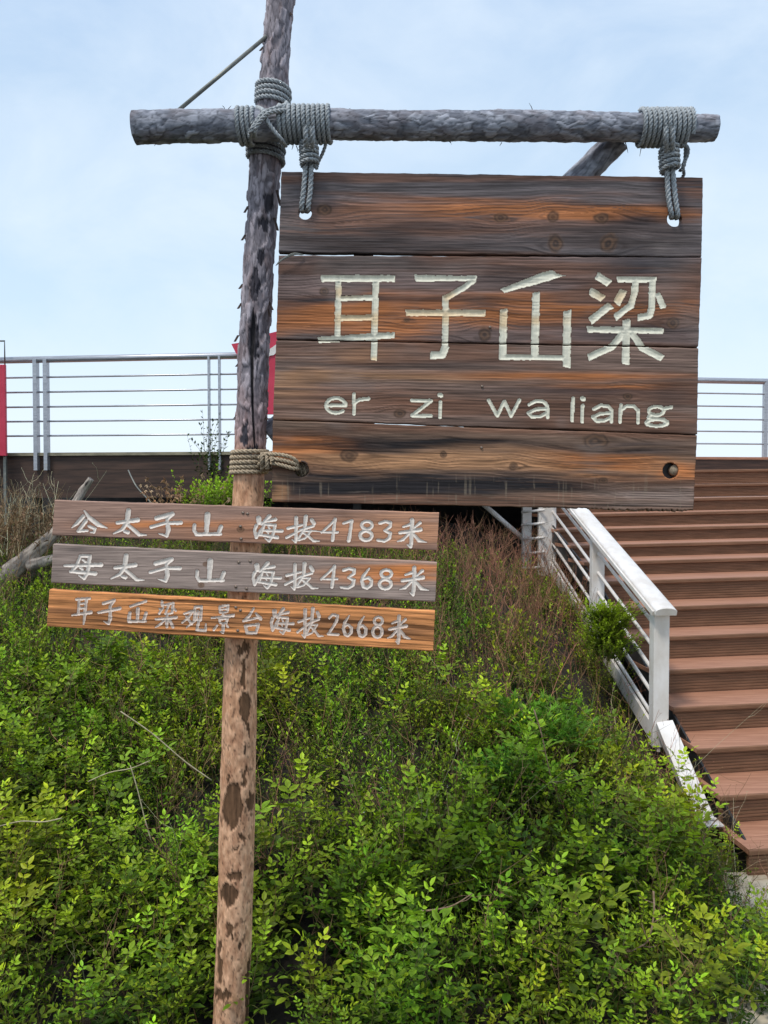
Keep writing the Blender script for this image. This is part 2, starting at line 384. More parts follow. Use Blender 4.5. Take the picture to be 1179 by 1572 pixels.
def main_col(base, blobs, knotpx, quad, seed, sat=1):
    sc = SY/F
    W0 = np.array(quad[0], float)
    def fn(X, Z, gu, gv):
        kn = [((kx-quad[0][0])*sc, (ky-lerp(quad[0][1], quad[1][1], (kx-quad[0][0])/650.))*sc, ru*sc, rv*sc) for (kx, ky, ru, rv) in knotpx]
        ring, fine, K, R = grain(gu, gv, kn, seed)
        c = np.ones(X.shape+(3,))*base
        n = (fbm(gu*3, gv*38, 0, 4, seed+2)-.5)
        n2 = fbm(gu*8, gv*14, 0, 4, seed+4)-.5
        c = lerp(c, BROWN*np.ones(3), (sm(.42, .66, fbm(gu*1.8, gv*22, 0, 4, seed+8))*.75)[..., None])
        for (cx, cy, sx_, sy_, cc, s) in blobs:
            m_ = blob(X+n2*50, Z, cx, cy, sx_, sy_, n*2.6)*s*sm(.20, .55, ring+.22*s)
            c = lerp(c, cc, np.clip(m_*1.25, 0, 1)[..., None])
        c = c*(.60+1.30*ring+1.0*(fine-.5))[..., None]*A3(1.14, .99, .88)
        c = c*(1-.62*sm(.62, .80, ring)*sm(.3, .6, fbm(gu*1.3, gv*16, 0, 3, seed+21)))[..., None]
        kc = lerp(A3(.045, .030, .024), A3(.19, .105, .06), R[..., None])
        c = lerp(c, kc, (K*.8)[..., None])
        # weather bleaching, sawn scratches, drying splits
        bl = sm(.55, .8, fbm(gu*5, gv*9, 0, 4, seed+31))
        c = lerp(c, A3(.26, .215, .195)*(.6+.8*fine)[..., None], (bl*.30)[..., None])
        cr_ = sm(.86, .93, fbm(gu*2.0, gv*130, 0, 2, seed+41)+.04)
        c = c*(1-.7*cr_)[..., None]
        return c
    def rel(X, Z, gu, gv):
        kn = [((kx-quad[0][0])*sc, (ky-lerp(quad[0][1], quad[1][1], (kx-quad[0][0])/650.))*sc, ru*sc, rv*sc) for (kx, ky, ru, rv) in knotpx]
        ring, fine, K, R = grain(gu, gv, kn, seed)
        return .0011*(ring-.5)*2+.0006*(fine-.5)+.0012*(fbm(gu*3, gv*6, 0, 3, seed)-.5)
    return fn, rel
SY = 2.37
sign = empty('hanging_sign', tuple(P(748, 264, SY)), 'big dark sign of four weathered planks with large cream characters, hanging from the crossbeam', 'sign')
z1 = lambda x, y: (470+x/3.93, 400+y/3.93)
z2 = lambda x, y: (750+x/3.93, 400+y/3.93)
def S1(z, w_, *pts): return [(*z(x, y), w_) for (x, y) in pts]
big = [
    [S1(z1, 10.5, (88, 108), (537, 108)), S1(z1, 9.5, (195, 120), (190, 460)), S1(z1, 10, (420, 120), (408, 603)), S1(z1, 8.2, (200, 228), (410, 224)),
     S1(z1, 9.5, (200, 348), (410, 343)), S1(z1, 9.8, (70, 480), (535, 450))],
    [[(*z1(657, 107), 11), (*z1(1028, 107), 7.5)], S1(z1, 9, (1015, 115), (950, 165), (840, 228)), S1(z1, 10, (840, 208), (840, 430), (836, 535)),
     S1(z1, 12, (842, 515), (822, 568), (748, 572)), S1(z1, 10, (600, 315), (1083, 317))],
    [['poly', [z2(70, 172), z2(200, 120), z2(330, 70), z2(385, 58), z2(412, 76), z2(465, 92), z2(300, 140), z2(95, 195)]],
     S1(z2, 12, (287, 190), (278, 585)), S1(z2, 11.5, (92, 290), (84, 595)), S1(z2, 8.6, (62, 582), (470, 587)), S1(z2, 12.4, (475, 300), (470, 645))],
    [S1(z2, 12, (650, 88), (730, 140)), S1(z2, 12, (610, 182), (692, 232)), S1(z2, 12, (738, 268), (612, 365)),
     S1(z2, 9, (775, 115), (1012, 115)), S1(z2, 10.5, (886, 105), (882, 190), (860, 270), (762, 345)), S1(z2, 10.5, (988, 105), (985, 270), (972, 330), (900, 345)),
     S1(z2, 12, (815, 178), (772, 262)), S1(z2, 9.5, (1018, 198), (1056, 288)),
     S1(z2, 9.5, (592, 415), (1058, 425)), S1(z2, 11.8, (833, 355), (828, 628)), S1(z2, 11, (822, 425), (745, 520), (600, 585)), S1(z2, 11, (858, 430), (925, 525), (1052, 590))],
]
z3 = lambda x, y: (480+x/4.21, 590+y/4.21)
z4 = lambda x, y: (740+x/3.93, 590+y/3.93)
def ell(z, cx, cy, rx, ry, w_, a0=0, a1=360, n=14):
    return [(*z(cx+rx*math.cos(math.radians(a0+(a1-a0)*i/n)), cy+ry*math.sin(math.radians(a0+(a1-a0)*i/n))), w_) for i in range(n+1)]
wl = 5.8
letters = [
    [S1(z3, wl, (92, 137), (213, 135)), ell(z3, 150, 137, 64, 49, wl, 0, -315)],
    [S1(z3, wl, (266, 62), (268, 192)), S1(z3, wl, (270, 122), (300, 100), (362, 92))],
    [S1(z3, wl, (642, 104), (765, 106), (642, 202), (766, 204))],
    [S1(z3, wl, (826, 112), (823, 212)), S1(z3, 7.5, (820, 68), (830, 72))],
    [S1(z4, wl, (40, 95), (92, 190), (135, 102), (175, 190), (226, 95))],
    [S1(z4, wl, (285, 122), (325, 100), (372, 104), (394, 132), (396, 200)), S1(z4, wl, (392, 145), (325, 150), (280, 172), (300, 196), (350, 194), (392, 172))],
    [S1(z4, wl, (548, 85), (543, 220))],
    [S1(z4, wl, (608, 128), (604, 225)), S1(z4, 7.5, (604, 86), (612, 88))],
    [S1(z4, wl, (674, 150), (715, 128), (762, 132), (782, 158), (780, 225)), S1(z4, wl, (780, 172), (712, 178), (668, 198), (690, 220), (735, 220), (780, 198))],
    [S1(z4, wl, (839, 125), (832, 230)), S1(z4, wl, (836, 158), (872, 130), (915, 132), (942, 160), (942, 232))],
    [ell(z4, 1052, 160, 46, 26, wl), S1(z4, wl, (1092, 148), (1142, 138)), S1(z4, wl, (1022, 182), (1004, 200), (1040, 211), (1098, 212)), ell(z4, 1055, 232, 64, 20, wl)],
]
def paint_main(X, Z, E):
    n = fbm(X*.16, Z*.16, 0, 3, 3); st = vn(X*.9, Z*.12, 0, 5)*.5+vn(X*.12, Z*.9, 0, 6)*.5
    c = np.ones((len(X), 3))*A3(.80, .77, .62)
    org_ = np.clip(blob(X, Z, 560, 490, 90, 12)+blob(X, Z, 680, 486, 70, 12)+blob(X, Z, 530, 448, 30, 9)+blob(X, Z, 772, 490, 30, 14)+blob(X, Z, 820, 492, 60, 7)+blob(X, Z, 940, 455, 30, 12)+blob(X, Z, 574, 552, 9, 5)+blob(X, Z, 690, 455, 12, 9), 0, 1)
    c = lerp(c, A3(.82, .56, .28), (org_*.66)[:, None])
    c = c*(.80+.22*n+.16*st)[:, None]
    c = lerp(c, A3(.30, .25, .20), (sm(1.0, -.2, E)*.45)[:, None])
    return c
p1 = [(432, 263), (1079, 272), (1077, 394), (428, 387)]
c1, r1 = main_col(A3(.110, .108, .122), [(760, 328, 200, 20, ORG*1.0, .72), (560, 330, 90, 14, BROWN*1.6, .8), (960, 328, 110, 13, ORG*.9, .9), (640, 352, 260, 9, BROWN*1.5, .7), (560, 372, 220, 16, DARK, .8),
    (960, 372, 140, 20, DARK, .7), (975, 342, 40, 13, BLACK*2, .7), (680, 350, 120, 6, BLACK*2, .6), (1060, 286, 40, 12, ORG*.7, .4)], [(855, 374, 13, 15), (936, 375, 14, 16), (850, 334, 10, 9), (925, 336, 12, 9), (500, 322, 14, 10), (770, 335, 12, 8)], p1, 31)
plank(sign, p1, SY, .024, .0027, c1, r1, holes=[(468.5, 327, 10.2), (1035.5, 336.5, 11.5)], seed=1)
p2 = [(428, 391.8), (1077, 395.0), (1072, 532), (424, 520.5)]
c2, r2 = main_col(A3(.130, .105, .106), [(520, 485, 150, 26, ORG*.95, .9), (730, 480, 130, 22, ORG, .85), (900, 476, 160, 13, ORG*.8, .8), (1010, 470, 80, 10, ORG*.8, .6), (520, 462, 110, 7, BLACK*2, .8), (690, 462, 90, 6, BLACK*2, .6),
    (560, 400, 110, 14, DARK, .8), (1000, 408, 60, 22, A3(.05, .05, .06), .8), (980, 508, 90, 9, BLACK*2.5, .6), (480, 510, 60, 14, A3(.10, .095, .10), .8), (790, 415, 50, 14, DARK, .6)],
    [(500, 447, 8, 7), (748, 510, 11, 13), (1037, 490, 11, 9), (628, 490, 6, 4)], p2, 47)
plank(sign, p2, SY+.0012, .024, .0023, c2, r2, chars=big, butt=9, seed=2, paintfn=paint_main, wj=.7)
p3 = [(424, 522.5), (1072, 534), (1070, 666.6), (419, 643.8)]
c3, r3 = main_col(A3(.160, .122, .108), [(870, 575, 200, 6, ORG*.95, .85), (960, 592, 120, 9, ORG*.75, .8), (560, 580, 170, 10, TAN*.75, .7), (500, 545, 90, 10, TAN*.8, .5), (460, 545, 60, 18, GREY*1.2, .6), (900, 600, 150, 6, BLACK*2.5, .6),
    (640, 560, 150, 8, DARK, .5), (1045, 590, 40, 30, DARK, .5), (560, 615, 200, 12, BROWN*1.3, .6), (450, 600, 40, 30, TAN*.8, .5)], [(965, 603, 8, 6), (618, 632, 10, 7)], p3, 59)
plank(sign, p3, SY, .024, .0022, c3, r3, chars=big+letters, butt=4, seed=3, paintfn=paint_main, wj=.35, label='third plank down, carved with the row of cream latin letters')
p4 = [(419, 645.2), (1070, 667.8), (1064, 784), (417, 770)]
c4, r4 = main_col(A3(.150, .110, .088), [(490, 683, 90, 11, BLACK, .95), (680, 682, 150, 9, BLACK, 1.0), (850, 690, 70, 6, BLACK*2, .5), (455, 695, 60, 16, ORG*1.1, .95), (640, 712, 200, 17, TAN*.9, 1.0), (850, 716, 200, 14, TAN, .95), (930, 712, 90, 15, ORG*.9, .8),
    (560, 752, 160, 19, BLACK*1.2, 1.0), (760, 745, 180, 11, BLACK*1.3, .95), (700, 770, 250, 8, BROWN*1.3, .6), (1045, 725, 30, 9, ORG*1.2, .9), (1000, 765, 80, 22, A3(.19, .16, .15), .9), (428, 760, 14, 18, TAN*.9, .8), (600, 742, 300, 3, BLACK, .8), (980, 690, 80, 14, DARK, .7)],
    [(915, 678, 21, 13), (536, 700, 15, 10), (682, 699, 6, 6), (790, 718, 7, 7), (930, 742, 8, 6)], p4, 73)
def c4b(X, Z, gu, gv):
    c = c4(X, Z, gu, gv)
    s = sm(.80, .88, vn(X*.45, Z*.012, 0, 4))*sm(.35, .6, vn(X*.05, Z*.09, 0, 6))*sm(720, 748, Z)
    c = lerp(c, A3(.30, .24, .17), (s*.35)[..., None])
    s2 = sm(.86, .93, vn(X*.02, Z*1.1, 0, 14))*sm(742, 760, Z)
    return lerp(c, A3(.22, .17, .13), (s2*.35)[..., None])
plank(sign, p4, SY+.001, .024, .0027, c4b, r4, holes=[(463, 721, 11.4), (1029.5, 722.5, 12.5)], seed=4, jag=5)
for (sx_, sy_) in ((740, 593), (739, 687), (752, 502)):
    mb = MB(); c = P(sx_, sy_, SY-.001); mb.tube([c-A3(0, .0025, 0), c-A3(0, .0018, 0), c+A3(0, .002, 0)], [.0022, .0040, .0044], 10)
    mb.build('nail', M['metalscrew'], sign, True)
for (a_, b_) in (((426, 521.5), (1070, 533)), ((420, 644.5), (575, 650)), ((712, 655), (1068, 667)), ((800, 394), (1074, 395.5))):
    mb = MB(); mb.prism([(-.008, 0), (.008, 0), (.008, .004), (-.008, .004)], P(*a_, SY+.0265), P(*b_, SY+.0265), (0, 0, 1), (0, 1, 0)); mb.build('dark_backing', M['fascia'], sign)  # added dark strips behind the seams so they read as shadow lines
# backing battens behind the planks (hold them together)
for bx_ in (560, 900):
    mb = MB(); a = P(bx_, 285, SY+.037); b = P(bx_-8, 755, SY+.037)
    mb.box((a+b)/2, (.03, 0, 0), (0, .0125, 0), (b-a)/2); mb.build('batten', M['fascia'], sign)

# --- the three small boards
z5 = lambda x, y: (80+x/5.895, 770+y/5.895)
z6 = lambda x, y: (220+x/6.55, 780+y/6.55)
z7 = lambda x, y: (370+x/7.147, 780+y/7.147)
z8 = lambda x, y: (500+x/6.55, 780+y/6.55)
SC = {z5: 5.895, z6: 6.55, z7: 7.147, z8: 6.55}
KW = 1.30
def CH(z, strokes, T=None, wk=1.0):
    """strokes in zoomed-photo units (x,y,w); T maps (x,y)"""
    o = []
    for st in strokes:
        r = []
        for p in st:
            x, y = p[0], p[1]
            if T: x, y = T(x, y)
            r.append((*z(x, y), p[2]*wk*KW/SC[z]))
        o.append(r)
    return o
D = lambda dx, dy: (lambda x, y: (x+dx, y+dy))
def AF(x0, y0, X0, Y0, a, b): return lambda x, y: (X0+(x-x0)*a, Y0+(y-y0)*b)
gong = [[(292, 82, 12), (335, 145, 30), (420, 210, 34), (498, 238, 8)], [(280, 135, 30), (228, 195, 28), (178, 236, 10)], [(305, 175, 30), (236, 266, 26), (318, 262, 20)], [(335, 222, 24), (388, 245, 24), (380, 278, 20), (345, 278, 10)]]
tai = [[(590, 192, 26), (775, 166, 34)], [(692, 82, 36), (678, 190, 34), (635, 250, 26), (555, 290, 12)], [(690, 215, 26), (758, 272, 28), (785, 298, 28), (855, 303, 8)], [(655, 270, 22), (685, 278, 30)]]
zi = [[(945, 150, 34), (1088, 112, 34), (1042, 160, 20)], [(1040, 160, 22), (1052, 250, 36), (1038, 310, 24), (965, 290, 8)], [(895, 230, 26), (1030, 192, 24), (1165, 192, 30)]]
shan = [[(645, 68, 48), (636, 250, 34)], [(515, 172, 30), (510, 225, 28), (535, 262, 30)], [(535, 264, 30), (775, 260, 28)], [(782, 186, 34), (752, 262, 32)]]
hai = [[(192, 112, 46), (198, 160, 40)], [(168, 192, 34), (148, 245, 26), (168, 322, 30), (222, 225, 14)], [(312, 88, 36), (222, 180, 20)], [(262, 148, 20), (378, 124, 34)], [(262, 178, 22), (375, 186, 26)],
       [(256, 172, 26), (218, 292, 24)], [(375, 186, 28), (348, 300, 28), (308, 362, 24), (262, 332, 10)], [(205, 245, 20), (450, 250, 30)], [(200, 292, 22), (398, 322, 34)], [(300, 205, 16), (312, 225, 16)], [(290, 262, 14), (300, 275, 14)]]
ba = [[(606, 105, 34), (604, 320, 30), (598, 372, 26), (556, 344, 8)], [(515, 222, 28), (668, 185, 22)], [(500, 322, 26), (650, 245, 18)], [(650, 238, 22), (792, 196, 28)], [(712, 92, 36), (700, 220, 28), (632, 330, 18)],
      [(690, 252, 18), (770, 250, 22), (700, 330, 20), (630, 350, 22)], [(670, 262, 18), (740, 310, 24), (795, 360, 26), (862, 362, 10)], [(775, 128, 32), (800, 168, 36)]]
n4 = [[(1036, 122, 24), (960, 200, 22), (882, 268, 18)], [(882, 266, 18), (1060, 264, 24)], [(1032, 120, 28), (1004, 352, 30)]]
lk = [[(775, 250, 14), (882, 258, 12)]]
n1 = [[(180, 152, 22), (262, 126, 24)], [(262, 126, 26), (248, 230, 26), (232, 326, 32)]]
n8 = [[(415+54*math.cos(t), 172+40*math.sin(t), 26) for t in np.linspace(0, 6.283, 13)], [(405+60*math.cos(t), 276+48*math.sin(t), 28) for t in np.linspace(0, 6.283, 13)]]
n3 = [[(545, 152, 26), (600, 134, 26), (652, 146, 28), (650, 186, 26), (592, 226, 18)], [(592, 226, 20), (650, 252, 28), (640, 302, 28), (590, 332, 26), (520, 322, 22)]]
mi = [[(868, 118, 34), (862, 330, 32), (855, 388, 28), (818, 366, 8)], [(745, 248, 26), (955, 216, 34)], [(948, 148, 28), (885, 200, 16)], [(778, 188, 18), (850, 165, 26)], [(840, 255, 22), (775, 318, 26), (720, 336, 10)], [(880, 258, 22), (938, 325, 32), (1015, 345, 8)]]
mu = [[(255, 495, 22), (218, 585, 26), (168, 636, 22)], [(255, 492, 24), (342, 492, 26)], [(342, 492, 28), (322, 640, 30), (290, 695, 26), (240, 668, 8)], [(115, 580, 22), (445, 572, 32)], [(168, 632, 24), (390, 650, 34)], [(275, 525, 16), (300, 545, 18)], [(250, 598, 16), (275, 612, 18)]]
n6 = [[(438, 605, 14), (380, 680, 28), (362, 735, 28), (380, 790, 28), (415, 803, 28), (455, 775, 28), (462, 730, 28), (430, 697, 24), (385, 712, 22)]]
b3 = [
    CH(z5, [[(222, 884, 20), (340, 876, 20)], [(245, 890, 20), (237, 1015, 20)], [(312, 880, 22), (292, 1060, 20), (285, 1112, 10)], [(245, 925, 16), (305, 920, 16)], [(245, 968, 16), (300, 962, 16)], [(180, 1028, 12), (352, 1002, 26)]]),
    CH(z5, [[(462, 922, 22), (562, 893, 22), (528, 945, 18)], [(525, 945, 20), (528, 1060, 24), (512, 1105, 20), (468, 1085, 8)], [(420, 1004, 20), (612, 966, 26)]]),
    CH(z5, [[(708, 948, 20), (850, 902, 18)], [(776, 970, 26), (772, 1080, 22)], [(702, 1008, 24), (696, 1080, 24)], [(696, 1085, 20), (845, 1082, 18)], [(850, 1010, 24), (828, 1082, 22)]]),
    CH(z6, [[(186, 942, 22), (190, 975, 24)], [(165, 1010, 16), (180, 1030, 18)], [(200, 1000, 14), (160, 1060, 20)], [(215, 972, 18), (300, 958, 22), (290, 1050, 22), (262, 1062, 14)], [(258, 968, 20), (222, 1060, 16)], [(305, 1010, 20), (326, 1032, 18)],
        [(128, 1118, 18), (330, 1098, 26)], [(240, 1065, 22), (236, 1195, 22)], [(222, 1118, 20), (175, 1165, 20), (122, 1198, 12)], [(262, 1118, 20), (298, 1195, 24)]]),
    CH(z6, [[(412, 1062, 18), (500, 1032, 20), (455, 1100, 20), (392, 1152, 14)], [(432, 1088, 18), (485, 1165, 22)], [(520, 1002, 20), (512, 1125, 20)], [(522, 995, 20), (585, 988, 22), (575, 1128, 22)], [(550, 1035, 18), (535, 1120, 18), (435, 1200, 12)], [(560, 1120, 20), (540, 1225, 24), (625, 1232, 24), (630, 1165, 12)]]),
    CH(z6, [[(770, 990, 20), (855, 978, 20), (845, 1042, 18), (772, 1050, 18), (768, 990, 20)], [(775, 1020, 14), (845, 1012, 14)], [(800, 1062, 18), (806, 1078, 18)], [(688, 1104, 16), (905, 1078, 26)], [(765, 1118, 20), (848, 1108, 20), (838, 1155, 18), (775, 1158, 18), (765, 1118, 18)], [(805, 1158, 22), (800, 1250, 22), (770, 1238, 8)], [(745, 1178, 14), (710, 1222, 22)], [(838, 1178, 14), (852, 1196, 18)]]),
    CH(z7, [[(140, 1098, 18), (92, 1180, 24), (28, 1238, 24)], [(28, 1238, 22), (212, 1196, 20)], [(165, 1158, 20), (215, 1215, 30)], [(48, 1292, 26), (66, 1368, 26)], [(66, 1368, 26), (165, 1368, 26)], [(48, 1290, 22), (192, 1276, 26), (165, 1368, 24)]]),
    CH(z7, hai, AF(140, 85, 325, 1105, .80, .99), .88), CH(z7, ba, AF(500, 90, 620, 1100, .79, 1.12), .88),
    CH(z8, [[(35, 1105, 20), (70, 1072, 22), (120, 1082, 24), (108, 1140, 22), (28, 1266, 20)], [(28, 1266, 24), (125, 1270, 22)]]),
    CH(z8, [[(238, 1078, 10), (192, 1150, 24), (178, 1215, 24), (195, 1270, 24), (220, 1285, 24), (255, 1255, 24), (258, 1205, 24), (225, 1170, 20), (190, 1185, 18)]]),
    CH(z8, [[(386, 1088, 10), (340, 1160, 24), (326, 1225, 24), (343, 1280, 24), (368, 1295, 24), (403, 1265, 24), (406, 1215, 24), (373, 1180, 20), (338, 1195, 18)]]),
    CH(z8, [[(530+42*math.cos(t), 1135+40*math.sin(t), 22) for t in np.linspace(0, 6.283, 13)], [(520+48*math.cos(t), 1245+55*math.sin(t), 24) for t in np.linspace(0, 6.283, 13)]]),
    CH(z8, mi, AF(720, 115, 622, 1085, .79, 1.0), .85),
]
row1 = [CH(z5, gong), CH(z5, tai), CH(z5, zi), CH(z6, shan), CH(z7, hai), CH(z7, ba+lk), CH(z7, n4), CH(z8, n1), CH(z8, n8), CH(z8, n3), CH(z8, mi)]
row2 = [CH(z5, mu), CH(z5, tai, D(-22, 407)), CH(z5, zi, D(-8, 410)), CH(z6, shan, D(28, 465)), CH(z7, hai, D(-18, 516)), CH(z7, ba, D(-14, 516)), CH(z7, n4, D(-6, 514)), CH(z8, n3, D(-366, 472)), CH(z8, n6), CH(z8, n8, D(194, 488)), CH(z8, mi, D(24, 482))]
def small_col(base, blobs, quad, seed, contrast, knotpx=(), freq=120):
    sc = BY/F
    def kn(): return [((kx-quad[0][0])*sc, (ky-lerp(quad[0][1], quad[1][1], (kx-quad[0][0])/590.))*sc, ru*sc, rv*sc) for (kx, ky, ru, rv) in knotpx]
    def fn(X, Z, gu, gv):
        ring, fine, K, R = grain(gu, gv, kn(), seed, freq, 1.2)
        c = np.ones(X.shape+(3,))*base
        n = fbm(gu*2.5, gv*40, 0, 4, seed+2)-.5
        for (cx, cy, sx_, sy_, cc, s) in blobs:
            c = lerp(c, cc, np.clip(blob(X+60*n, Z, cx, cy, sx_, sy_, n*2.2)*s, 0, 1)[..., None])
        c = c*(1+contrast*(ring-.5)*2+.25*(fine-.5))[..., None]
        c = c*(1+.25*contrast)*(1-contrast*.9*sm(.60, .74, ring))[..., None]
        c = lerp(c, lerp(A3(.10, .055, .03), A3(.3, .16, .09), R[..., None]), (K*.75)[..., None])
        d_ = sm(.55, .8, fbm(gu*6, gv*6, 0, 4, seed+31)); c = c*(1-.22*d_)[..., None]
        return c
    def rel(X, Z, gu, gv):
        ring, fine, K, R = grain(gu, gv, kn(), seed, freq, 1.2)
        return (.0006+.0032*(contrast > .5))*(ring-.5)+.0008*(fbm(gu*4, gv*10, 0, 3, seed)-.5)
    return fn, rel
def paint_small(X, Z, E):
    n = fbm(X*.3, Z*.3, 0, 3, 3)
    c = np.ones((len(X), 3))*A3(.82, .73, .64)*(.84+.3*n)[:, None]
    return lerp(c, A3(.34, .25, .20), (sm(.55, -.2, E)*.35)[:, None])
def paint_small3(X, Z, E):
    n = fbm(X*.3, Z*.3, 0, 3, 3)
    c = np.ones((len(X), 3))*A3(.66, .53, .44)*(.75+.5*n)[:, None]
    return lerp(c, A3(.82, .72, .62), (sm(.9, .1, E)*.6)[:, None])
BY = 2.362
specs = [
    ([(84, 767.5), (674, 787), (671, 845), (80, 822)], A3(.38, .235, .178), [(250, 806, 110, 8, A3(.66, .24, .08), .9), (480, 812, 160, 18, A3(.60, .27, .14), .8), (620, 815, 80, 30, A3(.64, .31, .165), .85), (330, 822, 100, 7, A3(.37, .17, .09), .6)], 91, .22, row1, paint_small,
     'grey brown board with an orange streak, topmost of three boards on the pole', [(373, 787), (380, 788.5), (369, 808), (370, 827)], [(372, 812, 7, 5)]),
    ([(82, 835), (671, 863), (668, 924), (78, 895)], A3(.37, .28, .235), [(610, 878, 110, 15, A3(.78, .27, .075), .95), (530, 874, 60, 9, A3(.40, .19, .10), .6), (130, 845, 20, 8, A3(.12, .10, .09), .6)], 103, .17, row2, paint_small,
     'greyest small board, orange at its upper right, middle of three on the pole', [(366.5, 863), (384, 861.5), (362, 900.5), (378.5, 903.5)], [(317, 866, 5, 4), (312, 898, 6, 5), (443, 888, 4, 3)]),
    ([(76, 905), (668, 938), (665, 1000), (72, 961.5)], A3(.64, .265, .095), [(340, 955, 330, 7, A3(.16, .075, .035), .55), (110, 938, 50, 8, A3(.22, .10, .05), .6), (600, 970, 80, 6, A3(.13, .065, .035), .8), (500, 960, 90, 8, A3(.17, .08, .04), .6)], 117, .85, b3, paint_small3,
     'bright orange board with deep dark grain, lowest of three on the pole', [(362, 932.5), (369, 937), (365, 968)], [(210, 938, 10, 5)]),
]
for qd, base, blobs, seed, con, chars, pf, lab, screws, kn in specs:
    fn, rl = small_col(base, blobs, qd, seed, con, kn, 120 if con < .5 else 62)
    root = empty('direction_board', tuple(P((qd[0][0]+qd[2][0])/2, (qd[0][1]+qd[2][1])/2, BY+.012)), lab, 'sign board', 'small boards nailed to the pole')
    plank(root, qd, BY, .022, .00165, fn, rl, chars=chars, seed=seed, edge=.7, paintfn=pf, depth=.0028, wj=.12)
    for (sx_, sy_) in screws:
        mb = MB(); c = P(sx_, sy_, BY)
        mb.tube([c-A3(0, .0032, 0), c-A3(0, .0026, 0), c-A3(0, .0010, 0), c+A3(0, .003, 0)], [.0018, .0036, .0050, .0050], 12)
        mb.build('screw', M['metalscrew'], root, True)

# ---------------------------------------------------------------- round timbers
def timber(name, parent, cpts, radii, seg, step, kind, seed, mat):
    cp = np.array(cpts, float); rr = np.array(radii, float)
    sl = np.r_[0, np.cumsum(np.linalg.norm(np.diff(cp, axis=0), axis=1))]
    n = int(sl[-1]/step)+1; s = np.linspace(0, sl[-1], n)
    # smooth interpolation
    C = np.stack([np.interp(s, sl, cp[:, k]) for k in range(3)], 1); R = np.interp(s, sl, rr)
    k_ = max(3, n//25) | 1; ker = np.hanning(k_+2)[1:-1]; ker /= ker.sum()
    pad = k_//2
    def smo(a): return np.convolve(np.r_[2*a[0]-a[1:pad+1][::-1], a, 2*a[-1]-a[-pad-1:-1][::-1]], ker, 'valid')
    C = np.stack([smo(C[:, k]) for k in range(3)], 1); R = smo(R)
    d = np.gradient(C, axis=0); d /= np.linalg.norm(d, axis=1)[:, None]
    ref = A3(0, 1, 0)
    U = np.cross(d, ref); U /= np.linalg.norm(U, axis=1)[:, None]; W_ = np.cross(U, d)     # W_ ~ +y (away)
    th = np.linspace(0, 2*math.pi, seg+1)[:-1]+math.pi/2       # seam at the back
    TH, SS = np.meshgrid(th, s, indexing='xy')
    RR = R[:, None]*np.ones(seg)
    arc = (TH-math.pi/2)*RR.mean(); p = [C[:, None, k]*np.ones(seg) for k in range(3)]
    nvx = p[0]+RR*(np.cos(TH)*U[:, None, 0]+np.sin(TH)*W_[:, None, 0])
    nvz = p[2]+RR*(np.cos(TH)*U[:, None, 2]+np.sin(TH)*W_[:, None, 2])
    nvy = p[1]+RR*(np.cos(TH)*U[:, None, 1]+np.sin(TH)*W_[:, None, 1])
    disp, col = kind(nvx, nvy, nvz, SS, arc, TH, seed)
    RD = RR+disp
    X = p[0]+RD*(np.cos(TH)*U[:, None, 0]+np.sin(TH)*W_[:, None, 0])
    Y = p[1]+RD*(np.cos(TH)*U[:, None, 1]+np.sin(TH)*W_[:, None, 1])
    Z = p[2]+RD*(np.cos(TH)*U[:, None, 2]+np.sin(TH)*W_[:, None, 2])
    V = np.stack([X.ravel(), Y.ravel(), Z.ravel()], 1)
    a, b = np.meshgrid(np.arange(n-1), np.arange(seg), indexing='ij')
    q0 = a*seg+b; q1 = a*seg+(b+1) % seg
    Fq = np.stack([q0, q1, q1+seg, q0+seg], -1).reshape(-1, 4)
    # end caps as rings
    caps = []; colc = [col.reshape(-1, 3)]; nV = len(V); Vs = [V]
    for (row, idx0, flip) in ((0, 0, True), (n-1, (n-1)*seg, False)):
        prev = idx0+np.arange(seg)
        for f in (.8, .5, .2, .02):
            ring = C[row]+(V[idx0:idx0+seg]-C[row])*f
            Vs.append(ring); rc = np.ones((seg, 3))*A3(.16, .14, .14)*(.6+.4*math.sin(f*40)); colc.append(rc)
            cur = nV+np.arange(seg); nV += seg
            qd = np.stack([prev, np.roll(prev, -1), np.roll(cur, -1), cur], 1)
            caps.append(qd[:, ::-1] if flip else qd); prev = cur
    return obj(name, np.concatenate(Vs), np.concatenate([Fq]+caps), mat, parent, np.concatenate(colc))
def to_px(x, y, z):
    dz = z-EYE; f_ = y*math.cos(PITCH)-dz*math.sin(PITCH); u_ = y*math.sin(PITCH)+dz*math.cos(PITCH)
    return CX+F*x/f_, CY-F*u_/f_
PATCH = [(377, 1088, 9, 27), (374, 1035, 4, 24), (357, 1238, 15, 36), (362, 1345, 11, 8), (352, 1370, 14, 16), (354, 1430, 6, 10), (343, 1530, 12, 11), (383, 1530, 6, 60), (376, 1190, 3, 16), (382, 1122, 3, 10), (376, 996, 9, 9), (371, 1198, 4, 4), (372, 1287, 5, 5), (386, 1235, 6, 16),
         (337, 1480, 4, 34), (361, 1300, 4, 4), (349, 1198, 3, 4), (368, 1455, 3, 8)]
PATCH_UP = [(393, 440, 8, 24), (404, 345, 8, 8), (389, 520, 9, 30), (412, 310, 7, 16), (375, 668, 6, 22), (400, 395, 5, 10), (390, 690, 12, 8)]
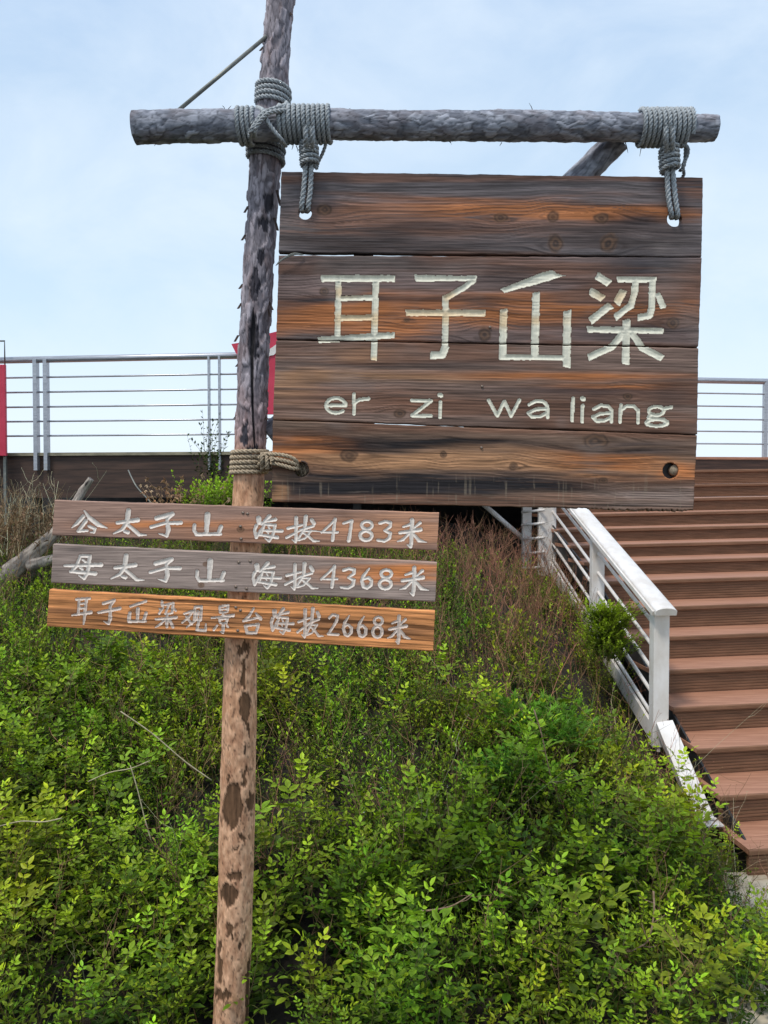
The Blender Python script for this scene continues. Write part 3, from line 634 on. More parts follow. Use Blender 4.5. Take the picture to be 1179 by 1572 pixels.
def pole_kind(x, y, z, s, arc, TH, seed):
    px_, py_ = to_px(x, y-0, z)
    front = (np.sin(TH) < .3)
    up = sm(760, 640, py_+60*(fbm(arc*20, s*6, 0, 3, 4)-.5))
    f1, f2, idv = worley(arc*60+1.2*fbm(arc*40, s*40, 0, 2, 3), s*22+1.5*fbm(arc*30, s*30, 0, 2, 6), seed)
    edge_ = sm(.0, .16, f2-f1)
    fl = fbm(arc*90, s*45, 0, 4, seed+3); rough = fbm(arc*35, s*14, 0, 4, seed+8)
    dup_ = up*(.0035*(idv-.5)*edge_*2-.0028*(1-edge_)+.004*(fl-.5)+.006*(rough-.5))
    dlow = (1-up)*(.0022*(fl-.5)+.004*(rough-.5))
    c_up = lerp(A3(.20, .18, .20), A3(.46, .41, .44), sm(.2, .8, idv*.5+fl*.5)[..., None])
    c_up = lerp(c_up, A3(.25, .175, .17), (sm(.5, .7, rough)*.5)[..., None])
    c_up = c_up*(.5+.5*edge_)[..., None]
    warm = sm(560, 700, py_)[..., None]; c_up = lerp(c_up, c_up*A3(1.25, .98, .88), warm)
    c_lo = lerp(A3(.45, .275, .185), A3(.66, .445, .32), sm(.3, .75, fl)[..., None])
    c_lo = lerp(c_lo, A3(.30, .15, .10), (sm(.5, .75, fbm(arc*70, s*45, 0, 4, 77))*.40)[..., None])
    c_lo = c_lo*A3(1.14, 1.0, .84)
    c_lo = c_lo*(1-.6*sm(.66, .72, fbm(arc*150, s*85, 0, 3, 66)))[..., None]*(.82+.36*fbm(arc*320, s*140, 0, 3, 67))[..., None]
    flakes = sm(.05, .0, f2-f1)*sm(.5, .7, fbm(arc*14, s*5, 0, 2, 15)); c_lo = c_lo*(1-.45*flakes)[..., None]; dlow = dlow-.001*flakes*(1-up)
    c = lerp(c_lo, c_up, up[..., None]); disp = dup_+dlow
    wx = 5*(fbm(arc*90, s*50, 0, 3, 21)-.5)*2; wy = 14*(fbm(arc*80, s*30, 0, 3, 22)-.5)*2
    for L_, cc, dep in ((PATCH, A3(.135, .072, .038), .0035), (PATCH_UP, A3(.055, .050, .060), .004)):
        for (cx, cy, rx, ry) in L_:
            r = np.hypot((px_-cx+wx)/rx, (py_-cy+wy)/ry); m_ = sm(1.06, .94, r)*front
            st = .35+1.3*fbm(arc*230, s*9, 0, 3, 9); rim = sm(.82, 1.0, r)
            c = lerp(c, (cc*st[..., None])*(1-.65*rim)[..., None], m_[..., None]); disp = disp-dep*m_
    # long drying split
    cxx = np.interp(py_, [480, 560, 640, 700], [388, 387, 389, 393])+2*(fbm(s*20, 0*s, 0, 2, 3)-.5)
    wv = np.interp(py_, [470, 500, 560, 680, 705], [0, 5, 3, 1.6, 0])
    m_ = sm(1.2, .6, np.abs(px_-cxx)/np.maximum(wv, .01))*front*(wv > .3)
    c = lerp(c, A3(.02, .018, .02), m_[..., None]); disp = disp-.006*m_
    cxx = np.interp(py_, [960, 1100, 1180], [378, 380, 374]); m2 = sm(1.3, .5, np.abs(px_-cxx)/1.6)*front*(py_ > 950)*(py_ < 1160)*sm(.4, .6, vn(s*14, 0*s, 0, 8))
    c = lerp(c, A3(.05, .03, .02), m2[..., None])
    return disp, c
def beam_kind(x, y, z, s, arc, TH, seed):
    f1, f2, idv = worley(s*26+1.4*fbm(arc*30, s*20, 0, 2, 3), arc*50+1.2*fbm(arc*40, s*30, 0, 2, 6), seed)
    edge_ = sm(.0, .15, f2-f1); fl = fbm(s*60, arc*90, 0, 4, seed+3); rough = fbm(s*14, arc*30, 0, 4, seed+8)
    disp = .0028*(idv-.5)*edge_-.0018*(1-edge_)+.0045*(fl-.5)+.005*(rough-.5)-.0008
    c = lerp(A3(.17, .18, .215), A3(.42, .435, .49), sm(.25, .8, idv*.4+fl*.6)[..., None])
    c = lerp(c, A3(.22, .19, .20), (sm(.5, .72, rough)*.45)[..., None])*(.5+.5*edge_)[..., None]
    moss = sm(.1, .7, -(z-z.mean())/-.04)*.0
    return disp, c
PY = 2.455
post = empty('sign_post', tuple(P(356, 1560, PY)*A3(1, 1, 0)), 'tall rough log pole with a crossbeam lashed on in grey rope, carrying all the boards', 'post')
pole_px = [(352, 1660, 27), (354, 1572, 27.5), (361, 1400, 27), (366, 1170, 27), (370, 1000, 25), (379, 800, 23.5), (386, 650, 23.3), (388, 560, 23.2), (395, 440, 23), (402, 330, 23), (407, 250, 22.5), (415, 180, 22), (421, 110, 21.5), (426, 50, 21), (431, 0, 20.5), (437, -70, 20), (441, -130, 20)]
timber('pole', post, [P(a, b, PY) for a, b, c in pole_px], [c*PY/F for a, b, c in pole_px], 140, .0062, pole_kind, 5, M['bark'])
BMY = 2.355
beam_px = [(207, 196, 24.5), (300, 194, 23.5), (400, 192, 23), (520, 191, 22), (640, 193, 21.5), (760, 193, 22.5), (860, 194, 22), (950, 195, 21), (1050, 197, 20), (1098, 198, 19)]
timber('crossbeam', post, [P(a, b, BMY) for a, b, c in beam_px], [c*BMY/F for a, b, c in beam_px], 96, .0055, beam_kind, 8, M['beambark'])
def brace_kind(x, y, z, s, arc, TH, seed): return beam_kind(x, y, z, s, arc, TH, seed)
timber('brace', post, [P(948, 214, 2.43), P(905, 258, 2.46), P(700, 440, 2.50), P(475, 620, 2.52), P(412, 668, 2.50)], [.041, .041, .041, .040, .040], 60, .012, brace_kind, 12, M['beambark'])
mb = MB(); mb.tube([P(266, 176, 2.36), P(409, 56, 2.425)], .0062, 8); mb.build('metal_rod', M['rod'], post, True)
# loose bark slivers
mb = MB()
for (x, y, r_, side) in [(378, 322, 9, -1), (374, 365, 8, -1), (370, 440, 7, -1), (368, 470, 8, -1), (363, 520, 9, -1), (365, 560, 6, -1), (428, 305, 22, 1), (424, 345, 18, 1), (416, 470, 12, 1), (413, 480, 12, 1), (407, 640, 9, 1), (445, 20, 6, 1), (402, 75, 6, -1), (362, 640, 6, -1), (425, 60, 6, 1)]:
    mb = MB(); a = P(x-side*3, y-r_*.6, PY-.02); b = P(x+side*2.5, y+r_*.5, PY-.02); w_ = .004
    mb.prism([(-w_, -.001), (w_, -.001), (w_*.6, .001), (-w_*.6, .001)], a, b, (1, 0, 0), (0, 1, 0)); mb.build('bark_sliver', M['fascia'], post)

for (x, y, dx, dy) in [(345, 167, -4, -5), (350, 168, 5, -6), (356, 169, 8, -5), (530, 172, 8, -6), (555, 172, -10, -4), (590, 174, 20, 2), (818, 170, -6, -12), (760, 172, 8, -4), (640, 176, 8, -4), (880, 172, 12, -3), (960, 219, 4, 16), (240, 219, -3, 5), (690, 217, 3, 5), (770, 219, -3, 5), (380, 222, 2, 8), (450, 222, -2, 8), (455, 224, 2, 9), (985, 218, -3, 22)]:
    mb = MB(); a = P(x, y, BMY); b = P(x+dx, y+dy, BMY-.005); mb.tube([a, (a+b)/2+A3(.001, 0, .001), b], [.0016, .0012, .0005], 4); mb.build('splinter', M['fascia'], post)

# ---------------------------------------------------------------- ropes
def rope_arrays(path, r, pitch=5.2, phase=0):
    path = np.array(path, float)
    sl = np.r_[0, np.cumsum(np.linalg.norm(np.diff(path, axis=0), axis=1))]
    step = r*.75; n = max(4, int(sl[-1]/step)); s = np.linspace(0, sl[-1], n)
    C = np.stack([np.interp(s, sl, path[:, k]) for k in range(3)], 1)
    if n > 9:
        for k in range(3):
            C[2:-2, k] = (C[:-4, k]+2*C[1:-3, k]+3*C[2:-2, k]+2*C[3:-1, k]+C[4:, k])/9
    T = np.gradient(C, axis=0); T /= np.maximum(np.linalg.norm(T, axis=1), 1e-9)[:, None]
    Nn = np.zeros_like(C); v = np.cross(T[0], A3(.31, .77, .55)); v /= np.linalg.norm(v)
    for i in range(n):
        v = v-T[i]*v.dot(T[i]); v /= np.linalg.norm(v); Nn[i] = v
    B = np.cross(T, Nn); Vs = []; Fs = []; Cs = []; seg = 6; off = 0
    for k in range(3):
        a = s/(pitch*r)*2*math.pi+k*2*math.pi/3+phase
        O = C+(np.cos(a)[:, None]*Nn+np.sin(a)[:, None]*B)*r*.50
        for_dir = np.cos(a)[:, None]*Nn+np.sin(a)[:, None]*B; side = np.cross(T, for_dir)
        t = np.arange(seg)/seg*2*math.pi
        V = O[:, None]+r*.56*(np.cos(t)[None, :, None]*for_dir[:, None]+np.sin(t)[None, :, None]*side[:, None])
        Vs.append(V.reshape(-1, 3))
        shade = (.82+.25*rs.rand(n))[:, None]*np.ones(seg)
        Cs.append(shade.ravel())
        i_, j_ = np.meshgrid(np.arange(n-1), np.arange(seg), indexing='ij')
        q0 = off+i_*seg+j_; q1 = off+i_*seg+(j_+1) % seg
        Fs.append(np.stack([q0, q1, q1+seg, q0+seg], -1).reshape(-1, 4)); off += n*seg
    return np.concatenate(Vs), np.concatenate(Fs), np.concatenate(Cs)
def rope(name, parent, paths, r, col):
    Vs, Fs, Cs = [], [], []; o_ = 0
    for i, p in enumerate(paths):
        V, Fq, c = rope_arrays(p, r, phase=i*1.3); Vs.append(V); Fs.append(Fq+o_); Cs.append(c); o_ += len(V)
    V = np.concatenate(Vs); c = np.concatenate(Cs)[:, None]*np.array(col)[None, :]
    # fuzzy fibres
    fz = rs.randint(0, len(V), int(len(V)*.02)); d = rs.normal(0, 1, (len(fz), 3)); d /= np.linalg.norm(d, axis=1)[:, None]
    a = V[fz]; b = a+d*r*rs.uniform(.5, 1.3, (len(fz), 1)); s_ = np.cross(d, A3(.3, .5, .8))*r*.035
    FV = np.concatenate([a-s_, a+s_, b]); nF = len(fz); k = np.arange(nF)
    Ff = np.stack([k, k+nF, k+2*nF, k+2*nF], 1)+len(V)
    Vall = np.concatenate([V, FV]); call = np.concatenate([c, np.tile(np.array(col)*1.1, (len(FV), 1))])
    Fq = np.concatenate(Fs)
    Q = np.concatenate([np.concatenate([Fq[:, :3], Fq[:, [0, 2, 3]]]), Ff[:, :3]])
    return obj(name, Vall, Q, M['rope'], parent, call)
def coil(c0, c1, ax, R, turns, ref=(0, 1, 0), start=0., wob=.0, oval=1.0):
    """helix of given turns from c0 to c1 around unit axis ax"""
    ax = np.array(ax, float); ax /= np.linalg.norm(ax); u = np.cross(ax, ref); u /= np.linalg.norm(u); v = np.cross(ax, u)
    n = int(turns*40); t = np.linspace(0, 1, n)[:, None]; a = start+t*turns*2*math.pi
    Rr = R*(1+wob*np.sin(a*1.37+3*t))
    return np.array(c0)+(np.array(c1)-np.array(c0))*t+Rr*(np.cos(a)*u+np.sin(a)*v*oval)+ax*(wob*.5*R*np.sin(a*.73+1))
RG = A3(.46, .49, .505); RT = A3(.48, .385, .27)
rr = .0072
def axis(i0, i1): a = P(*i0, PY); b = P(*i1, PY); return (b-a)/np.linalg.norm(b-a)
pax = axis((388, 560), (431, 0)); bax = P(1098, 198, BMY)-P(207, 196, BMY); bax /= np.linalg.norm(bax)
# pole coils above and below the beam
c_ = PY/F
up_c = coil(P(420, 135, PY), P(418, 163, PY), pax, 25*c_, 3.6, wob=.02)
lo_c = coil(P(408.5, 218, PY), P(407, 247, PY), pax, 27*c_, 3.7, wob=.03)
rope('pole_lashing', post, [up_c], rr*1.02, RG); rope('pole_lashing', post, [lo_c], rr*1.02, RG)
bl = coil(P(366, 194, BMY), P(391, 194, BMY), bax, 25.5*BMY/F, 3.3, wob=.02)
rope('beam_lashing', post, [bl], rr*.95, RG)
yb = BMY-.058
def pl(*pts, Y=None): return [P(a, b, (y if Y is None else Y)) for (a, b, y) in pts]
def spline(pts, n=12):
    pts = [np.array(p, float) for p in pts]; out_ = []
    Q = [2*pts[0]-pts[1]]+pts+[2*pts[-1]-pts[-2]]
    for i in range(1, len(Q)-2):
        for k in range(n):
            t = k/n
            out_.append(.5*((2*Q[i])+(-Q[i-1]+Q[i+1])*t+(2*Q[i-1]-5*Q[i]+4*Q[i+1]-Q[i+2])*t*t+(-Q[i-1]+3*Q[i]-3*Q[i+1]+Q[i+2])*t**3))
    out_.append(Q[-2]); return out_
cross = [spline(pl((392, 212, 2.40), (386, 224, 2.43), (384, 205, yb), (392, 190, yb-.008), (404, 174, yb-.008), (424, 166, yb), (438, 162, 2.33), (440, 158, 2.38))),
         spline(pl((396, 214, 2.39), (390, 205, yb), (398, 188, yb-.014), (412, 174, yb-.012), (432, 170, yb), (446, 170, 2.33))),
         spline(pl((395, 165, 2.40), (404, 170, yb), (410, 185, yb-.004), (420, 200, yb-.002), (432, 215, yb+.01), (438, 224, 2.36)))]
rope('cross_lashing', post, cross, rr, RG)
def hanger(name, xs, yy, lab, collar_x, collar_y, hole, tail):
    x0, x1 = xs
    R_ = empty(name, tuple(P((x0+x1)/2, yy, BMY)), lab, 'rope', 'ropes the big sign hangs from')
    n = (x1-x0)/8.1
    rope('beam_wrap', R_, [coil(P(x0+4, yy, BMY), P(x1-4, yy, BMY), bax+A3(0, 0, -.03), (22.2+3.3)*BMY/F, n, wob=.012)], rr, RG)
    cx, (ya, yb_) = collar_x, collar_y
    hx, hy = hole; fy = SY-.014
    legs = []
    for k in (-1, 1):
        for dpt in (0,):
            legs.append(spline([P(cx+k*5.0, 192, BMY-.066), P(cx+k*5.2, 215, BMY-.058), P(cx+k*4.2, (ya+yb_)/2, fy-.010), P(cx+k*5.2+(hx-cx)*.5, (yb_+hy)/2, fy-.003), P(hx+k*4.9, hy-12, fy+.000), P(hx+k*4.7, hy-5, fy+.010), P(hx+k*3.2, hy-3, SY+.03)]))
    legs.append(spline([P(cx, 214, BMY+.05), P(cx+1, (ya+yb_)/2, SY+.03), P(hx, (yb_+hy)/2, SY+.040), P(hx, hy-4, SY+.035)]))
    rope('hanging_strand', R_, legs, rr*1.18, RG*1.05)
    ax_ = P(cx, yb_, fy)-P(cx, ya, fy)
    rope('collar', R_, [coil(P(cx-1, ya+3, fy), P(cx+1, yb_-3, fy), ax_, 12.5*SY/F, (yb_-ya)/8.6, wob=.03, oval=1.25)], rr*.95, RG*.98)
    rope('tail', R_, [spline(t) for t in tail], rr*.8, RG*.8)
hanger('hanging_rope', (425, 513), 191, 'grey rope from the crossbeam beside the pole through the sign\'s upper left hole', 474.5, (217, 258), (468, 327),
       [pl((500, 222, 2.345), (495, 236, 2.36), (488, 250, 2.37), (486, 260, 2.362), (482, 250, 2.35))])
hanger('hanging_rope', (977, 1061), 196, 'grey rope from the crossbeam\'s right end through the sign\'s upper right hole', 1027.5, (224, 266), (1035, 337),
       [pl((1046, 222, 2.345), (1056, 226, 2.35), (1055, 240, 2.36), (1048, 254, 2.365), (1050, 268, 2.39), (1046, 274, 2.40)), pl((1052, 220, 2.35), (1052, 238, 2.37), (1050, 256, 2.38), (1044, 262, 2.37))])
tie = empty('tie_rope', tuple(P(380, 710, PY)), 'tan rope coiled round the pole and tied into the sign\'s lower left hole', 'rope')
pax2 = axis((379, 800), (388, 560))
rope('pole_wrap', tie, [coil(P(382, 727, PY), P(384, 692, PY), pax2, 26.8*c_, 4.6, wob=.02)], rr*1.12, RT)
ty = SY-.012
rope('tie_strand', tie, [spline([P(404, 705+k, 2.42), P(418, 704+k*.9, ty+.006), P(436, 707+k, ty-.003), P(449, 711+k, ty-.001), P(455, 714+k*.7, ty+.006), P(458, 717+k*.4, SY+.03)]) for k in (-8, -.2, 8)], rr*.95, RT*1.0)
rope('knot', tie, [coil(P(406, 697, 2.395), P(412, 722, 2.395), (.25, 0, -1), 10*c_, 3.0, wob=.12), coil(P(400, 706, 2.385), P(418, 712, 2.37), (1, .1, -.2), 9*c_, 2.2, wob=.1)], rr*.9, RT*.85)
rope('dark_back_knot', tie, [coil(P(452, 714, SY+.045), P(478, 728, SY+.045), (1, 0, .1), 13*c_, 3.2, wob=.1)], rr*1.1, RT*.5)  # coil added to darken the hole, shade put into its halved rope colour
ltw = MB(); ltw.tube([P(463, 708, SY-.004), P(468, 709, SY-.012), P(472, 713, SY-.010)], .003, 5); ltw.build('frayed_end', M['fascia'], tie)
# dried grass blade caught in the gap of the sign
gb = MB()
for k in range(5): gb.tube(spline([P(423+k, 408-k*1.5, SY-.012), P(435+k, 398-k, SY-.014), P(452, 391-k*.6, SY-.012), P(466, 391, SY-.004)], 5), [.0006]+[.0018]*14+[.0008], 4)
tag(gb.build('straw_tuft', M['rod'], None, True), 'small grey tuft of dry straw stuck in the top gap of the big sign', 'straw')
# ring seen through the lower right hole: cut rope stub
st = MB(); c = P(1035.5, 722, SY+.012); st.tube([c+A3(0, -.006, 0), c+A3(0, .012, 0)], .0165, 14)
tag(st.build('rope_stub', noise_mat('stub_fibre', (.20, .15, .10), (.36, .29, .20), (60, 60, 60), .8), None, True), 'pale round end of cut rope half filling the lower right hole of the big sign', 'plug')
cb = MB(); c = P(1029.5, 722, SY+.030); cb.box(c, (.03, 0, 0), (0, .004, 0), (0, 0, .03)); cb.build('dark_backing', M['darksteel'], sign)  # dark plate closing the lower right hole from behind

# ---------------------------------------------------------------- stairs
YAW = math.radians(6.5)
fwd = A3(-math.sin(YAW), math.cos(YAW), 0); rgt = A3(math.cos(YAW), math.sin(YAW), 0); upv = A3(0, 0, 1)
RISE, TD = .155, .275
DK = [(k*TD if k < 8 else 7*TD+.33*(k-7)) for k in range(16)]
ZK = [k*RISE for k in range(8)]+[1.196, 1.302, 1.416, 1.534, 1.655, 1.79, 1.94, 2.08]
S0 = A3(1.805, 3.70, 0)       # left end of the nosing of the lowest visible tread (k=0)
tiltup = .016
rr_ax = rgt+A3(0, 0, tiltup)
WID = 4.8
stairs = empty('staircase', tuple(S0+A3(0, 0, -.15)), 'wide flight of brown composite wood steps climbing to the deck on the right', 'stairs')
reed_n = 7
NST = 16
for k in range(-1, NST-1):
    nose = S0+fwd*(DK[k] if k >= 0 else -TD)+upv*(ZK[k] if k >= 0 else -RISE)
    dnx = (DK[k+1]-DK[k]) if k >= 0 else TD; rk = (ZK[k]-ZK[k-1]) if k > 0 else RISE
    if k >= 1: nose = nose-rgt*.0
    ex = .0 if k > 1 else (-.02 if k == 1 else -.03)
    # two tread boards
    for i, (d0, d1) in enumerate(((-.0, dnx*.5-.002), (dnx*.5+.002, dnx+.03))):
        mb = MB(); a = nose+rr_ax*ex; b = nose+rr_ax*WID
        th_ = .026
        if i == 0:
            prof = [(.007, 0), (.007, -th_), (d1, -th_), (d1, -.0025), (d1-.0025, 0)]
            ns = MB(); ns.prism([(.0065, -.0008), (.003, -.0015), (0, -.006), (0, -th_+.001), (.003, -th_-.002), (.0065, -th_-.002)], a, b, fwd, upv); ns.build('shaded_nosing_front', M['riser'], stairs)  # front of the tread in darker riser colour, standing in for its shade
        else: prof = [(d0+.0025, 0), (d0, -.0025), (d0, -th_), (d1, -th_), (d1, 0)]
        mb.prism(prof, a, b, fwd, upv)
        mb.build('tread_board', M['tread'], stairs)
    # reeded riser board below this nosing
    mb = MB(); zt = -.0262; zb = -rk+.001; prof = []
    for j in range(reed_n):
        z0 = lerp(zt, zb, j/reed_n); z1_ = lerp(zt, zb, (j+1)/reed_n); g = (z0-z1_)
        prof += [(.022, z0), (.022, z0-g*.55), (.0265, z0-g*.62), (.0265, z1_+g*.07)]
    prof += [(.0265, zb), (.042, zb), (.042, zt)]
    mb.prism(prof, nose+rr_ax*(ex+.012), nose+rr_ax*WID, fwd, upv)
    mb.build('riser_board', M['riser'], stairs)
# side stringers
for (off_, nm, mt, hh, th_) in ((-.0, 'stringer', 'darksteel', .20, .012),):
    for (ka, kb) in ((0, 7), (7, 14)):
        a = S0+fwd*(DK[ka]+.05)+rgt*.02+upv*(ZK[ka]-.13); b = S0+fwd*(DK[kb]+.05)+rgt*.02+upv*(ZK[kb]-.13)
        mb = MB(); mb.prism([(-.012, -hh/2), (0, -hh/2), (0, hh/2), (-.012, hh/2)], a, b, rgt, upv); mb.build(nm, M[mt], stairs)
    mb = MB(); a = S0+upv*-.1; b = S0+fwd*DK[14]+upv*(ZK[14]-.1)
    mb.prism([(0, -hh/2), (.012, -hh/2), (.012, hh/2), (0, hh/2)], a+rgt*WID*.98, b+rgt*WID*.98, rgt, upv); mb.build(nm, M[mt], stairs)

# ---------------------------------------------------------------- white stair railing
P1 = A3(*P(1016, 929, 4.42)); SL = .4
rail = empty('stair_railing', (P1[0], P1[1], .2), 'white painted steel railing running down the left side of the stairs', 'railing')
P2 = A3(*P(917, 812, 5.55)); 
dirh = (P2-P1); Lh = np.linalg.norm(dirh[:2]); dh = dirh/Lh            # per metre run
sidev = np.cross(dh/np.linalg.norm(dh), upv); sidev /= np.linalg.norm(sidev)      # to the right
nup = np.cross(sidev, dh/np.linalg.norm(dh))
hr0 = P1-dh*.07; hr1 = P1+dh*3.1
prof = [(-.062, -.030), (-.062, -.004)]+[(.062*math.sin(t)*1.0, -.004+.022*math.cos(t)) for t in np.linspace(-1.35, 1.35, 9)]+[(.062, -.004), (.062, -.030)]
mb = MB(); mb.prism(prof, hr0, hr1, sidev, nup); hrail = mb.build('handrail', M['white'], rail, bevel=.003)
mb = MB(); mb.prism([(-.074, -.038), (-.0625, -.038), (-.0625, -.012), (-.074, -.012)], hr0+dh*.02, hr1, sidev, nup); mb.build('flange', M['white'], rail)
def postbox(p, zb, w_, d_, par, mat='white', name='post'):
    mb = MB(); zt = p[2]-.035
    mb.box((p[0], p[1], (zt+zb)/2), sidev*w_/2, np.cross(upv, sidev)*d_/2, (0, 0, (zt-zb)/2)); return mb.build(name, M[mat], par, bevel=.004)
postbox(P1+dh*.03, .26, .092, .07, rail)
postbox(P2+dh*.0, .65, .092, .06, rail)
P3 = A3(*P(839, 900, 6.75)); PT = P1+dh*2.45
mb = MB(); a = A3(P3[0], P3[1], .80); mb.box((P3[0], P3[1], 1.35), (.076, 0, 0), (0, .03, 0), (0, 0, .62)); mb.build('post', M['white'], rail, bevel=.004)
for d_ in (.145, .285, .425, .565, .695):
    mb = MB(); a = P1-upv*(d_+.02)+dh*.03; b = P1+dh*2.4-upv*(d_+.02); mb.tube([a, b], .0115, 8); mb.build('rail_bar', M['white'], rail, True)
# sloping base plate (white stringer) and its bent foot
mb = MB(); a = P1-upv*.80-sidev*.01; b = P1+dh*2.4-upv*.80-sidev*.01
mb.box((a+b)/2, (b-a)/2, sidev*.010, upv*.055); mb.build('base_plate', M['white'], rail, bevel=.003)
foot0 = P(1022, 1118, 4.385); foot1 = P(1082, 1262, 3.98)
mb = MB(); fd = (foot1-foot0)/np.linalg.norm(foot1-foot0); fs = np.cross(fd, A3(0, 1, 0)); fs /= np.linalg.norm(fs)
mb.prism([(-.048, -.03), (.048, -.03), (.048, .03), (-.048, .03)], foot0-fd*.03, foot1, fs, np.cross(fd, fs)); mb.build('foot', M['white'], rail, bevel=.004)
mb = MB(); c = P(1092, 1262, 3.97); mb.box(c, (.045, 0, 0), (0, .05, 0), (0, 0, .004)); mb.box(c+A3(-.03, 0, .02), (.004, 0, 0), (0, .045, 0), (0, 0, .03)); mb.build('foot_plate', M['white'], rail)
# short return panel below the deck
ret = empty('return_railing', tuple(P(808, 900, 6.9)), 'narrow white ladder-like railing panel turning off beside the last post under the sign', 'railing')
q_ = P(808, 900, 6.9)
mb = MB(); mb.box((q_[0], q_[1], 1.35), (.040, 0, 0), (0, .03, 0), (0, 0, .62)); mb.build('post', M['white'], ret, bevel=.003)
for y_ in (784, 804, 826, 848, 871):
    mb = MB(); mb.tube([P(801, y_+2, 6.85), P(836, y_-1, 6.68)], .011, 8); mb.build('rail_bar', M['white'], ret, True)
mb = MB(); mb.tube([P(735, 768, 7.0), P(802, 826, 6.95)], .022, 8); mb.build('diagonal_strut', M['white'], ret, True)

# ---------------------------------------------------------------- deck
DZ = 2.095
deck = empty('deck', (-2.0, 7.0, 1.2), 'raised timber viewing deck with a dark brown fascia behind the sign post', 'deck')
e0 = P(-260, 697, 7.25); e1 = P(800, 686, 6.55); e0[2] = e1[2] = 0
de = (e1-e0)/np.linalg.norm(e1-e0); dn = A3(-de[1], de[0], 0)
TopS = S0+fwd*DK[15]
# deck boards: left field
mb = MB()
for i in range(3):
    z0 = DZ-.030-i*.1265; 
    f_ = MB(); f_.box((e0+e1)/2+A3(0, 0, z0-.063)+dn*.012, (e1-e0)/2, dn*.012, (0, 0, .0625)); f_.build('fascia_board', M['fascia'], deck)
f_ = MB(); f_.box((e0+e1)/2+A3(0, 0, DZ-.014)+dn*.04, (e1-e0)/2+de*.01, dn*.065, (0, 0, .014)); f_.build('edge_board', noise_mat('edge_board', (.17, .15, .10), (.34, .30, .20), (6, 30, 30), .7), deck)
for i in range(34):
    a = e0+dn*(.11+.145*i); b = e1+dn*(.11+.145*i)
    f_ = MB(); f_.box((a+b)/2+dn*.07+A3(0, 0, DZ-.014), (b-a)/2, dn*.069, (0, 0, .013)); f_.build('deck_board', M['tread'], deck)
# upper landing at the head of the stairs
for i in range(24):
    a = TopS+fwd*(.0+.145*i)-rgt*.3; b = a+rgt*(WID+1.2)
    f_ = MB(); f_.box((a+b)/2+fwd*.07+A3(0, 0, DZ-.014+.03), (b-a)/2, fwd*.069, (0, 0, .014)); f_.build('deck_board', M['tread'], deck)
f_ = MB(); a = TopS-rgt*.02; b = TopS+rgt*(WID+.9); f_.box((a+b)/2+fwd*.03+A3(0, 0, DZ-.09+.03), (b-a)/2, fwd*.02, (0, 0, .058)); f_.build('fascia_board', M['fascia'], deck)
# supports and joists below
for (x_, t_) in ((69, .0), (-150, .0), (330, .0), (560, .2)):
    c = e0+(e1-e0)*((x_+260)/1060.)+dn*(.10+t_); g_ = float(ground(c[0], c[1]))-.1
    f_ = MB(); f_.box((c[0], c[1], (g_+DZ-.05)/2), (.035, 0, 0), (0, .035, 0), (0, 0, (DZ-.05-g_)/2)); f_.build('support_post', M['darksteel'], deck)
for t_ in (.8, 2.4, 4.0):
    a = e0+dn*t_; b = e1+dn*t_; f_ = MB(); f_.box((a+b)/2+A3(0, 0, DZ-.11), (b-a)/2, dn*.03, (0, 0, .08)); f_.build('joist', M['darksteel'], deck)
# added dark sheet below the deck, blocks the sky so the void stays dark
f_ = MB(); a = e0+dn*4.6; b = e1+dn*4.6; f_.box((a+b)/2+A3(-2, 0, 1.25), (b-a)*.95, dn*.05, (0, 0, .81)); f_.build('under_deck_blocker', M['darksteel'], deck)
# ---------------------------------------------------------------- steel railings
def steel_rail(lab, a, b, zt, bars, posts, rt, post_bot, mat='steel'):
    R_ = empty('deck_railing', tuple((a+b)/2), lab, 'railing', 'steel railings along the deck edge')
    mb = MB(); mb.tube([a+A3(0, 0, zt), b+A3(0, 0, zt)], rt, 10); mb.build('top_rail', M[mat], R_, True)
    for z_ in bars:
        mb = MB(); mb.tube([a+A3(0, 0, z_), b+A3(0, 0, z_)], .0085, 8); mb.build('rail_bar', M[mat], R_, True)
    for (pp, r_) in posts:
        mb = MB(); mb.box((pp[0], pp[1], (zt+post_bot)/2), de*r_, dn*r_*1.6, (0, 0, (zt-post_bot)/2)); mb.build('post', M[mat], R_)
    return R_
def onedge(px, off):
    # point on the deck edge line seen at px
    a = (px-CX)/F; o_ = e0+dn*off
    t = (o_[0]-a*o_[1])/(a*de[1]-de[0]); return o_+de*t
ra = onedge(-200, -.005); rb = onedge(700, -.005)
zy = lambda py, Y: float(P(0, py, Y)[2])
ytyp = onedge(200, 0)[1]
steel_rail('brushed steel railing on the left part of the deck behind the pole', ra, rb, zy(549.5, ytyp), [zy(y_, ytyp) for y_ in (577, 600, 623, 645.5, 668)],
           [(onedge(57.5, -.02), .017), (onedge(73, -.02), .017), (onedge(322, -.02), .009), (onedge(338, -.02), .009)], .030, DZ-.16)
ta = TopS+fwd*.06-rgt*.3; tb = TopS+fwd*.06+rgt*(WID+1.2); ta[2] = tb[2] = 0
yt = 8.6
steel_rail('brushed steel railing at the head of the stairs right of the big sign', ta, tb, zy(585, yt), [zy(y_, yt) for y_ in (604.5, 624, 644, 662.5, 681.5)],
           [(ta+rgt*t_, .020) for t_ in (.9, 3.30, 5.6)], .033, DZ-.10)
